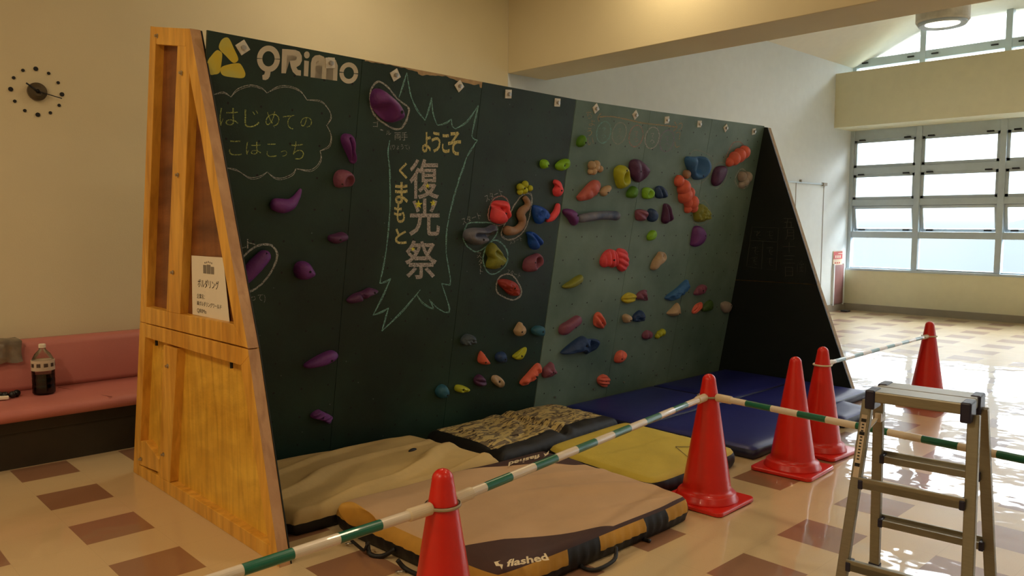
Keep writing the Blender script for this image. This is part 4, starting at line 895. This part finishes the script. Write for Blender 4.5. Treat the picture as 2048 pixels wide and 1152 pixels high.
dome('orange striped hold touching a dark green leaf hold', 'salmon', DD((1490, 675), (1495, 710), (1460, 750), (1425, 770), (1415, 750), (1440, 700)), .035, None, ridge=(2.3, .4, .7))
dome('dark green leaf hold right of the orange striped hold', 'dark green', DD((1560, 657), (1583, 680), (1575, 730), (1530, 750), (1495, 745), (1510, 700)), .04, DD((1572, 712))[0])
dome('light grey shield shaped hold furthest along the lower board', 'grey', DD((1660, 680), (1700, 668), (1737, 695), (1720, 745), (1690, 765), (1660, 740), (1652, 705)), .045, DD((1725, 700))[0])
dome('salmon twisted ribbed hold right of the long mauve hold', 'salmon', DD((655, 757), (685, 790), (703, 850), (680, 890), (620, 870), (612, 820), (625, 775)), .05, DD((680, 845))[0], ridge=(.9, .6, .4))
dome('small beige ball hold left of the crinkled blue hold', 'beige', DD((850, 790), (880, 772), (912, 795), (900, 835), (860, 840)), .05, DD((898, 820))[0])
dome('crinkled dark blue hold right of the beige ball hold', 'dark blue', DD((940, 780), (990, 742), (1020, 770), (1010, 820), (960, 835), (930, 825)), .05, None, lump=.6)
dome('small mauve angular hold left of the yellow caterpillar hold', 'mauve', DD((1015, 930), (1050, 905), (1090, 925), (1080, 960), (1040, 980), (1010, 965)), .045, ridge=(.2, 1, .3))
balls('tiny yellow green caterpillar hold', 'yellow green', [(*DD((1165, 920))[0], 5.2), (*DD((1142, 932))[0], 5), (*DD((1125, 950))[0], 4)], .4, DD((1170, 928))[0], .005)
dome('long mauve brick shaped hold right of the middle seam', 'mauve', DD((340, 870), (400, 830), (470, 787), (500, 800), (495, 840), (430, 890), (370, 940), (330, 930)), .055, DD((450, 877))[0], p=.35)
dome('large blue looped jug low right of the middle seam', 'dark blue', DD((352, 1085), (430, 1015), (520, 957), (565, 978), (640, 982), (655, 1012), (620, 1070), (560, 1105), (520, 1078), (440, 1090), (365, 1102)), .075, DD((537, 1028))[0], [(DD((592, 1045))[0], .4, 1.0)], lump=.15)
dome('salmon hold with a round hollow low on the fourth panel', 'salmon', EE((1625, 430), (1665, 415), (1693, 440), (1680, 480), (1640, 515), (1605, 510), (1605, 470)), .05, EE((1645, 480))[0], [(EE((1668, 440))[0], .4, .5)])
dome('pale beige skull like hold left of the teal block hold', 'beige', EE((790, 230), (820, 185), (848, 200), (868, 250), (845, 290), (800, 295), (778, 260)), .05, EE((826, 258))[0], [(EE((845, 215))[0], .3, .6), (EE((855, 258))[0], .2, .5)])
dome('teal block hold just left of the middle seam', 'teal', EE((925, 240), (960, 215), (1010, 220), (1020, 260), (1005, 295), (950, 290), (925, 270)), .05, EE((998, 257))[0], p=.4)
dome('dark slate knobbly hold below the chalk banner tip', 'slate', EE((350, 320), (390, 285), (450, 300), (450, 340), (410, 370), (350, 365)), .06, EE((425, 335))[0], lump=.5)
dome('salmon triangular fin hold left of a small blue hold', 'salmon', EE((508, 422), (530, 450), (575, 515), (570, 530), (520, 530), (485, 510), (488, 460)), .05, EE((530, 508))[0], p=.9)
dome('small blue wedge hold between the salmon fin and an olive leaf hold', 'dark blue', EE((640, 440), (690, 428), (706, 460), (700, 510), (650, 510), (625, 480)), .05, EE((690, 482))[0])
dome('olive leaf shaped hold low left of the middle seam', 'yellow green', EE((870, 388), (865, 430), (830, 485), (790, 487), (765, 465), (800, 430)), .04, EE((828, 458))[0], crease=[(EE((860, 400))[0], EE((790, 470))[0])])
dome('dark teal ball hold lowest above the camouflage mat', 'teal', EE((165, 710), (210, 700), (238, 750), (215, 800), (165, 805), (138, 760)), .065, EE((215, 775))[0])
dome('small lime crumpled hold right of the dark teal ball', 'yellow green', EE((300, 705), (340, 700), (402, 725), (390, 750), (340, 760), (295, 745)), .045, EE((352, 733))[0], lump=.35)
dome('dark purple lipped hold between lime and beige lowest holds', 'dark purple', EE((460, 640), (500, 615), (535, 650), (545, 690), (490, 710), (455, 680)), .06, None, ridge=(1.3, 1, .3))
dome('pale beige disc hold above the camouflage mat', 'beige', EE((605, 625), (650, 625), (690, 670), (680, 715), (640, 710), (595, 665)), .045, EE((650, 668))[0], ridge=(.7, 1.1, .25), br=.009)
dome('long lumpy salmon hold crossing the middle seam foot', 'salmon', EE((960, 525), (990, 530), (997, 580), (940, 640), (880, 695), (835, 700), (830, 670), (890, 600)), .045, EE((940, 622))[0], lump=.55)
dome('mauve winged hold right of the long lumpy salmon hold', 'mauve', EE((1050, 540), (1085, 512), (1100, 560), (1120, 590), (1090, 615), (1030, 640), (1010, 620), (1020, 570)), .06, EE((1080, 590))[0], lump=.25)
dome('round salmon ribbed hold lowest above the blue mats', 'salmon', EE((1490, 620), (1525, 615), (1558, 650), (1540, 700), (1510, 715), (1470, 690), (1462, 650)), .05, EE((1528, 668))[0], ridge=(1.4, .45, .35))

# ================================================================ MATS
def pad(name, quad, z0, th, mats, label, cat='mat', group=None, bulge=.02, wr=None, mfn=None, warp=None, rc=.10, N1=44, N2=36, lip=.02, parent=None):
    """quad: back-left, back-right, front-right, front-left in floor metres"""
    Q = [Vector(p) for p in quad]
    def pos(u, v):
        a, c_ = u*2-1, v*2-1; k = rc
        a2 = a*math.sqrt(1-k*c_**8) if k else a; c2 = c_*math.sqrt(1-k*a**8) if k else c_
        uu, vv = (a2+1)/2, (c2+1)/2
        return Q[0]*(1-uu)*(1-vv)+Q[1]*uu*(1-vv)+Q[2]*uu*vv+Q[3]*(1-uu)*vv
    b = B(); vs = []; fs = []; ms = []
    for j in range(N2+1):
        for i in range(N1+1):
            u = i/N1; v = warp(u, j/N2) if warp else j/N2; p = pos(u, v); ed = min(u, 1-u, v, 1-v); z = z0+th-lip*max(0, 1-ed/.03)**2+bulge*min(1, ed*6)**.7
            if wr: z += wr(u, v)*min(1, ed*14+.15)
            vs.append(Vector((p.x, p.y, z)))
    for j in range(N2):
        for i in range(N1):
            fs.append((j*(N1+1)+i, j*(N1+1)+i+1, (j+1)*(N1+1)+i+1, (j+1)*(N1+1)+i)); ms.append(mfn((i+.5)/N1, (j+.5)/N2, 0) if mfn else 0)
    loop = [(i, 0) for i in range(N1)]+[(N1, j) for j in range(N2)]+[(N1-i, N2) for i in range(N1)]+[(0, N2-j) for j in range(N2)]
    ctr = sum(Q, Vector((0, 0)))/4; prev = [j*(N1+1)+i for i, j in loop]; L_ = len(loop); H_ = 5
    for k in range(1, H_+1):
        s = k/H_; cur = []
        for q_, (i, j) in enumerate(loop):
            top = vs[j*(N1+1)+i]; d = Vector((top.x-ctr.x, top.y-ctr.y)).normalized(); bu = .014*math.sin(PI*min(1, s*1.05))+(.004*math.sin(q_*1.7)*math.sin(PI*s))
            p = Vector((top.x+d.x*bu, top.y+d.y*bu, top.z+(z0+.004-top.z)*s)); vs.append(p); cur.append(len(vs)-1)
        for q_ in range(L_):
            a, c_ = q_, (q_+1) % L_; fs.append((prev[a], cur[a], cur[c_], prev[c_])); i, j = loop[q_]
            ms.append(mfn(i/N1, j/N2, s) if mfn else (1 if len(mats) > 1 else 0))
        prev = cur
    fs.append(tuple(prev)); ms.append(len(mats)-1 if len(mats) > 1 else 0)
    for f_, m_ in zip(fs, ms): pass
    b.v = vs; b.f = fs; b.m = ms
    if parent is not None: return b.build(name, mats, parent, smooth=True)
    o = b.build(name, mats, smooth=True, origin=(ctr.x, ctr.y, z0)); tag(o, label, cat, group); return o
sg = lambda x: math.copysign(abs(x)**.6, x)
# blue tumbling mats, two by two and a narrow one by the far panel
def bluemat(quad, lab): pad('tumbling_mat', quad, .0, .075, [M['blue'], M['blueside']], lab, group='blue tumbling mats', bulge=.006, wr=lambda u, v: .004*noise.noise(Vector((u*3, v*3, quad[0][0]))), rc=.01, N1=16, N2=14, lip=.012)
bluemat([(4.54, 4.19), (5.715, 4.19), (5.715, 3.43), (4.54, 3.43)], 'blue tumbling mat against the board beside the camouflage mat')
bluemat([(5.745, 4.19), (6.92, 4.19), (6.92, 3.43), (5.745, 3.43)], 'blue tumbling mat in the corner of board and far side panel')
bluemat([(4.54, 3.405), (5.715, 3.405), (5.715, 2.53), (4.54, 2.53)], 'blue tumbling mat beside the yellow mat and cones')
bluemat([(5.745, 3.405), (6.92, 3.405), (6.92, 2.79), (5.745, 2.79)], 'narrow blue tumbling mat in front of the far side panel')
bluemat([(5.745, 2.765), (6.35, 2.765), (6.25, 2.48), (5.745, 2.48)], 'small end piece of blue mat behind the stepladder platform')
# tan wrinkled pad
def tanw(u, v):
    fl = v+.35*(u-.5)
    w = .040*max(0, math.sin((u*1.2+v*2.4)*8+2.4*noise.noise(Vector((u*3, v*3, 1)))))**4*(.35+.65*math.exp(-((v-.75)/.35)**2))
    return w+.035*math.exp(-((u-.28)/.3)**2-((v-.2)/.3)**2)+.012*noise.noise(Vector((u*4, v*5, 2)))
def tanm(u, v, s): return 1 if s > .55 else 0
tan = pad('crash_pad', [(1.69, 4.16), (3.08, 4.18), (3.15, 3.39), (1.80, 3.39)], 0, .115, [M['tan'], M['nylon']], 'tan wrinkled canvas crash pad against the board by the side frame', 'crash pad', wr=tanw, mfn=tanm, rc=.05, N1=70, N2=60)
hp = on_z(825, 896, .155); b = B(); b.ball((hp.x, hp.y, .141), .02, (Vector((.035, .008, 0)), Vector((-.004, .012, 0)), Vector((0, 0, .012))), 12); b.build('handle_slot', M['nylon'], tan, smooth=True)
# camouflage pad with a black border and centre fold
def camow(u, v):
    f_ = -.022*math.exp(-((u-.52)/.025)**2)
    g_ = .02*math.exp(-((u-.58)/.03)**2)+.014*math.exp(-((u-.45)/.05)**2)
    fl = -.018*math.exp(-((math.hypot((u-.12)/.38, (v-.2)/.62)-1)/.05)**2)*(u < .5)
    return f_+g_+fl+.014*noise.noise(Vector((u*6, v*6, 5)))+.006*noise.noise(Vector((u*16, v*16, 5)))
def camom(u, v, s): return 1 if s > 0 or u < .035 or v > .88 or u > .96 or (v > .84 and u > .6) else 0
pad('camouflage_pad', [(3.19, 4.17), (4.42, 4.18), (4.42, 3.53), (3.19, 3.43)], 0, .115, [M['camo'], M['nylon']], 'camouflage patterned crash pad with black border against the board', 'crash pad', wr=camow, mfn=camom, rc=.04, N1=72, N2=50)
# yellow pad
yel = pad('yellow_pad', [(3.53, 3.405), (4.41, 3.47), (4.38, 2.535), (3.46, 2.525)], 0, .105, [M['yellow'], M['nylon']], 'flat yellow crash pad with black sides behind the second cone', 'crash pad', bulge=.012, wr=lambda u, v: .005*noise.noise(Vector((u*3, v*6, 1)))-.006*math.exp(-((v-.42-.1*u)/.02)**2), rc=.12)
b = B(); sy_ = lambda x, y: on_z(x, y, .122)
for q in ([(1351, 893), (1383, 893), (1376, 914), (1351, 893)],): stroke(b, q, 1.1, sy_, smooth=False)
b.build('drawn_triangle', M['brown'], yel)
# brown lettered pad
def brw(u, v):
    w = .020*max(0, math.sin((v*1.1-u*.5)*22+2.5*noise.noise(Vector((u*3, v*3, 1)))))**2*math.exp(-((u-.8)/.28)**2)
    return w+.01*noise.noise(Vector((u*3, v*4, 9)))+.010*noise.noise(Vector((u*4, v*2, 3)))
def brm(u, v, s):
    if s > 0:
        if s > .72: return 3
        if v > .98: return 3 if (.30 < u < .47 or .72 < u < .86) else 2
        if u < .02: return 2 if s < .5 else 3
        if u > .98: return 3 if v < .3 or v > .93 else 2
        return 1
    if v < 10/64 or v > 50/64: return 1
    if u < .015 or v > .985: return 2
    return 0
def brwarp(u, q):
    # rows 10 and 50 of 64 follow the two curved seams of the cover
    a_ = .004 if u < .42 else .004+.36*((u-.42)/.58)**1.1; c_ = .70+.29*(u/.55)**.62 if u < .55 else .99
    if q < 10/64: return a_*q*64/10
    if q > 50/64: return c_+(1-c_)*(q*64-50)/14
    return a_+(c_-a_)*(q*64-10)/40
BQ = [(2.0, 3.37), (3.42, 3.30), (3.37, 2.22), (2.05, 2.23)]
bro = pad('lettered_pad', BQ, .0, .13, [M['taupe'], M['brown'], M['mustard'], M['nylon']], 'taupe and dark brown lettered crash pad with mustard sides at the front', 'crash pad', wr=brw, mfn=brm, warp=brwarp, rc=.06, N1=80, N2=64)
# raised mustard corner flap, straps, buckles
fz = lambda x, y, z: on_z(x, y, z)
b = B()
ft = [(664, 1008, .20), (690, 996, .21), (712, 1000, .21), (738, 1022, .19), (755, 1030, .17), (745, 1042, .13), (705, 1046, .10), (690, 1040, .12)]
P_ = [fz(x, y, z) for x, y, z in ft]; cen = sum(P_, Vector())/len(P_)+Vector((0, 0, .02)); k = len(P_)
lowr = [p-Vector((-.02, -.01, .05)) for p in P_]
b.add(P_+[cen]+lowr, [(i, (i+1) % k, k) for i in range(k)]+[(i, k+1+i, k+1+(i+1) % k, (i+1) % k) for i in range(k)]+[tuple(range(k+1, 2*k+1))])
b.build('corner_flap', M['mustard'], bro, smooth=True, sub=2)
b = B()
for pts, w in (([(700, 1078, .03), (716, 1092, .02), (728, 1100, .03), (735, 1088, .06)], .02), ([(735, 1085, .05), (740, 1108, .012), (765, 1112, .012), (790, 1098, .05)], .03), ([(795, 1120, .05), (812, 1138, .012), (845, 1150, .012), (870, 1130, .05)], .03), ([(1175, 1105, .06), (1160, 1130, .015), (1190, 1140, .012), (1228, 1120, .02), (1232, 1095, .05)], .025), ([(1290, 1062, .05), (1285, 1076, .012), (1300, 1082, .01)], .025)):
    p3 = spline([fz(*q) for q in pts], 5, False); b = B(); b.tube(p3, w*.36, 8); b.build('strap', M['nylon'], bro, smooth=True)
for x, y in ((699, 1087), (800, 1143)):
    p = fz(x, y, .012); b = B(); b.torus(p, .018, .0035, (.2, .3, 1), 20, 6); b.build('buckle', M['screw'], bro, smooth=True)
def padtext(txt, quad, z, off=.0, extra=None):
    b = B(); write(b, txt, quad, lambda x, y: on_z(x, y, z), off)
    if extra: poly(b, extra, lambda x, y: on_z(x, y, z), False)
    return b.build('lettering', M['letter'], bro)
ZL = .166
padtext('flashed', [(1012, 1134), (1099, 1120), (1091, 1106), (1016, 1119)], ZL, .03, [(988, 1124), (992, 1132), (1000, 1132), (1004, 1139), (1006, 1129), (998, 1128), (996, 1124), (1001, 1121)])
padtext('flashed', [(1080, 908), (1018, 924), (1016, 933), (1079, 916)], ZL, .03, [(1098, 901), (1092, 908), (1087, 906), (1090, 912), (1086, 915), (1094, 910), (1097, 908)])

# ================================================================ CONES, POLES
CR = 'red traffic cones of the barrier'
def cone(x, y, label, rz=0, h=.70):
    t = thing('traffic_cone', (x, y, 0), label, 'traffic cone', CR)
    b = B(); r = .19; n = 8; pts = []
    for cx_, cy_, a0 in ((r-.035, r-.035, 0), (-r+.035, r-.035, 1), (-r+.035, -r+.035, 2), (r-.035, -r+.035, 3)):
        for i in range(n+1): a = (a0+i/n)*PI/2; pts.append((cx_+.035*math.cos(a), cy_+.035*math.sin(a)))
    cs, sn = math.cos(rz), math.sin(rz); pts = [(x+a*cs-c_*sn, y+a*sn+c_*cs) for a, c_ in pts]
    b.prism([(a, c_, .002) for a, c_ in pts], (0, 0, .022)); b.build('base', M['cone'], t, bevel=.006)
    prof = [(.168, .022), (.168, .030), (.160, .038), (.156, .058), (.148, .066), (.132, .070), (.128, .09)]
    for k in range(11): s = k/10; prof.append((.127+(.036-.127)*s, .10+(h-.035-.10)*s))
    for k in range(1, 7): a = k*PI/12; prof.append((.036*math.cos(a)+.0, h-.035+.035*math.sin(a)))
    B().lathe(prof, (x, y, 0), 48).build('body', M['cone'], t, smooth=True)
    return Vector((x, y, 0))
c1 = cone(1.595, 2.0, 'red traffic cone nearest the camera in front of the brown lettered pad')
c2 = cone(3.675, 2.32, 'red traffic cone beside the yellow pad where two poles meet', .04)
c3 = cone(4.545, 2.27, 'red traffic cone without a pole in front of the blue mats', .06)
c4 = cone(5.05, 2.335, 'red traffic cone behind the one without a pole, one pole attached', -.05)
c5 = cone(7.03, 2.35, 'red traffic cone furthest away behind the stepladder')
def pole(a, c_, label, seg=.146, r=.0165, first=.10, z=.58, off=.055, rings=(True, True)):
    a = Vector((a.x, a.y, z)); c_ = Vector((c_.x, c_.y, z)); d = (c_-a).normalized(); s0 = a+d*off; s1 = c_-d*off; Ln = (s1-s0).length
    t = thing('barrier_pole', (a+c_)/2, label, 'barrier pole', 'striped barrier poles between the cones')
    b = B(); x = 0; k = 0
    cuts = [0, first]
    while cuts[-1] < Ln: cuts.append(cuts[-1]+seg)
    cuts[-1] = Ln
    for k in range(len(cuts)-1):
        rr = r if cuts[k] > Ln*.45 or True else r*.9
        b.lathe([(rr, 0), (rr, cuts[k+1]-cuts[k])], s0+d*cuts[k], 20, mi=k % 2, ax=d)
    b.build('pipe', [M['polewhite'], M['polegreen']], t, smooth=False)
    for p, e_ in zip((a, c_), rings):
        if e_:
            B().torus(p, .056, .006).build('end_ring', M['ring'], t, smooth=True)
            q = s0 if p is a else s1; dd = d if p is a else -d
            B().lathe([(r*1.05, -.005), (r*1.28, .0), (r*1.28, .085), (r*1.05, .09)], q, 20, ax=dd).build('sleeve', M['ring'], t)
pole(c1, c2, 'green and white pole from the nearest cone to the cone by the yellow pad', first=.16)
pole(Vector((-.45, 1.93, 0)), c1, 'green and white pole from the nearest cone out past the side frame', first=.09, seg=.15, rings=(False, True))
pole(c2, Vector((3.52, .12, 0)), 'green and white pole passing behind the stepladder', first=.18)
pole(c4, c5, 'green and white pole between the two furthest cones', first=.13, r=.014)

# ================================================================ STEPLADDER
t = thing('stepladder', (3.2, 1.08, 0), 'aluminium stepladder with navy plastic corners in front of the barrier', 'stepladder')
H = .86
FL, FR_, BL, BR_ = Vector((3.140, 1.257, H)), Vector((3.175, .898, H)), Vector((3.261, 1.269, H)), Vector((3.296, .909, H))
fFL, fFR, fBL, fBR = Vector((2.957, 1.279, 0)), Vector((3.0, .84, 0)), Vector((3.435, 1.326, 0)), Vector((3.478, .887, 0))
def bar_box(c8): return c8
def at(a, f_, z): return a+(f_-a)*((a.z-z)/a.z)
rails = {}
for nm, a, f_ in (('front_left', FL, fFL), ('front_right', FR_, fFR), ('rear_left', BL, fBL), ('rear_right', BR_, fBR)):
    b = B(); b.bar(at(a, f_, H-.045), at(a, f_, .03), .040, .024, (0, 1, 0)); b.build('leg', M['ladder'], t, bevel=.003); rails[nm] = (a, f_)
    B().bar(at(a, f_, .05), at(a, f_, .003), .046, .03, (0, 1, 0)).build('foot', M['cap'], t, bevel=.004)
PFL, PFR, PRL, PRR = Vector((3.083, 1.244, H)), Vector((3.117, .898, H)), Vector((3.321, 1.268, H)), Vector((3.355, .922, H))
def slab(a, c_, d_, e_, t_):
    q = [Vector(v) for v in (a, c_, d_, e_)]; bb_ = B(); bb_.add(q+[v-Vector((0, 0, t_)) for v in q], [(0, 1, 2, 3), (7, 6, 5, 4), (0, 4, 5, 1), (1, 5, 6, 2), (2, 6, 7, 3), (3, 7, 4, 0)]); return bb_
g1, g2 = .5, .515
ml, mr_ = PFL.lerp(PRL, g1), PFR.lerp(PRR, g1); nl, nr = PFL.lerp(PRL, g2), PFR.lerp(PRR, g2)
slab(PFL, PFR, mr_, ml, .042).build('platform', M['ladder'], t, bevel=.005)
slab(nl, nr, PRR, PRL, .042).build('platform', M['ladder'], t, bevel=.005)
wx_ = (PFR-PFL).normalized(); dx_ = (PRL-PFL).normalized()
for p, a_, c_ in ((PFL, 1, 1), (PFR, -1, 1), (PRL, 1, -1), (PRR, -1, -1)):
    o_ = p-wx_*a_*.008-dx_*c_*.006; up4 = Vector((0, 0, .004))
    slab(o_+up4, o_+wx_*a_*.036+up4, o_+wx_*a_*.036+dx_*c_*.09+up4, o_+dx_*c_*.09+up4, .075).build('corner_cap', M['cap'], t, bevel=.006)
for side_, zs in (('front', (.50, .19)), ('rear', (.54, .25))):
    for z in zs:
        a = at(*rails[side_+'_left'], z); c_ = at(*rails[side_+'_right'], z); d = (c_-a).normalized(); n_ = Vector((-d.y, d.x, 0)); a, c_ = a+d*.014, c_-d*.014
        b = B(); b.bar(a, c_, .052, .028, n_); b.bar(a+Vector((0, 0, .006))+n_*.02*(1 if side_ == 'rear' else -1), c_+Vector((0, 0, .006))+n_*.02*(1 if side_ == 'rear' else -1), .012, .042, n_)
        o = b.build('tread', M['ladder'], t, bevel=.002)
        for p, q in ((a, a+d*.018), (c_-d*.018, c_)): B().bar(p, q, .058, .036, n_).build('end_cap', M['cap'], o, bevel=.003)
a = at(*rails['front_left'], .68)+Vector((-.01, 0, 0)); c_ = at(*rails['rear_left'], .72)
B().bar(a, c_, .016, .006, (0, 1, 0)).build('locking_stay', M['polewhite'], t, bevel=.002)
B().box(c_-Vector((.03, .02, .018)), c_+Vector((.02, -.03+.035, .018))).build('stay_catch', M['polewhite'], t, bevel=.003)
# warning sticker on the front rail
b = B(); fa, ff = rails['front_left']
def rail_pt(z, s): p = at(fa, ff, z); return p+Vector((-.0145, s, 0))
b.add([rail_pt(z, s) for z, s in ((.76, -.011), (.76, .011), (.52, .011), (.52, -.011))], [(0, 1, 2, 3)]); b.build('sticker', M['labelpaper'], t)
b = B()
for z0, z1 in ((.745, .732), (.695, .682), (.575, .562)): b.add([rail_pt(z, s)+Vector((-.001, 0, 0)) for z, s in ((z0, -.010), (z0, .010), (z1, .010), (z1, -.010))], [(0, 1, 2, 3)])
for k in range(12): z = .725-.012*k; b.add([rail_pt(q, s)+Vector((-.001, 0, 0)) for q, s in ((z, -.004), (z, .005), (z-.005, .005), (z-.005, -.004))], [(0, 1, 2, 3)])
b.build('sticker_print', M['ink'], t)
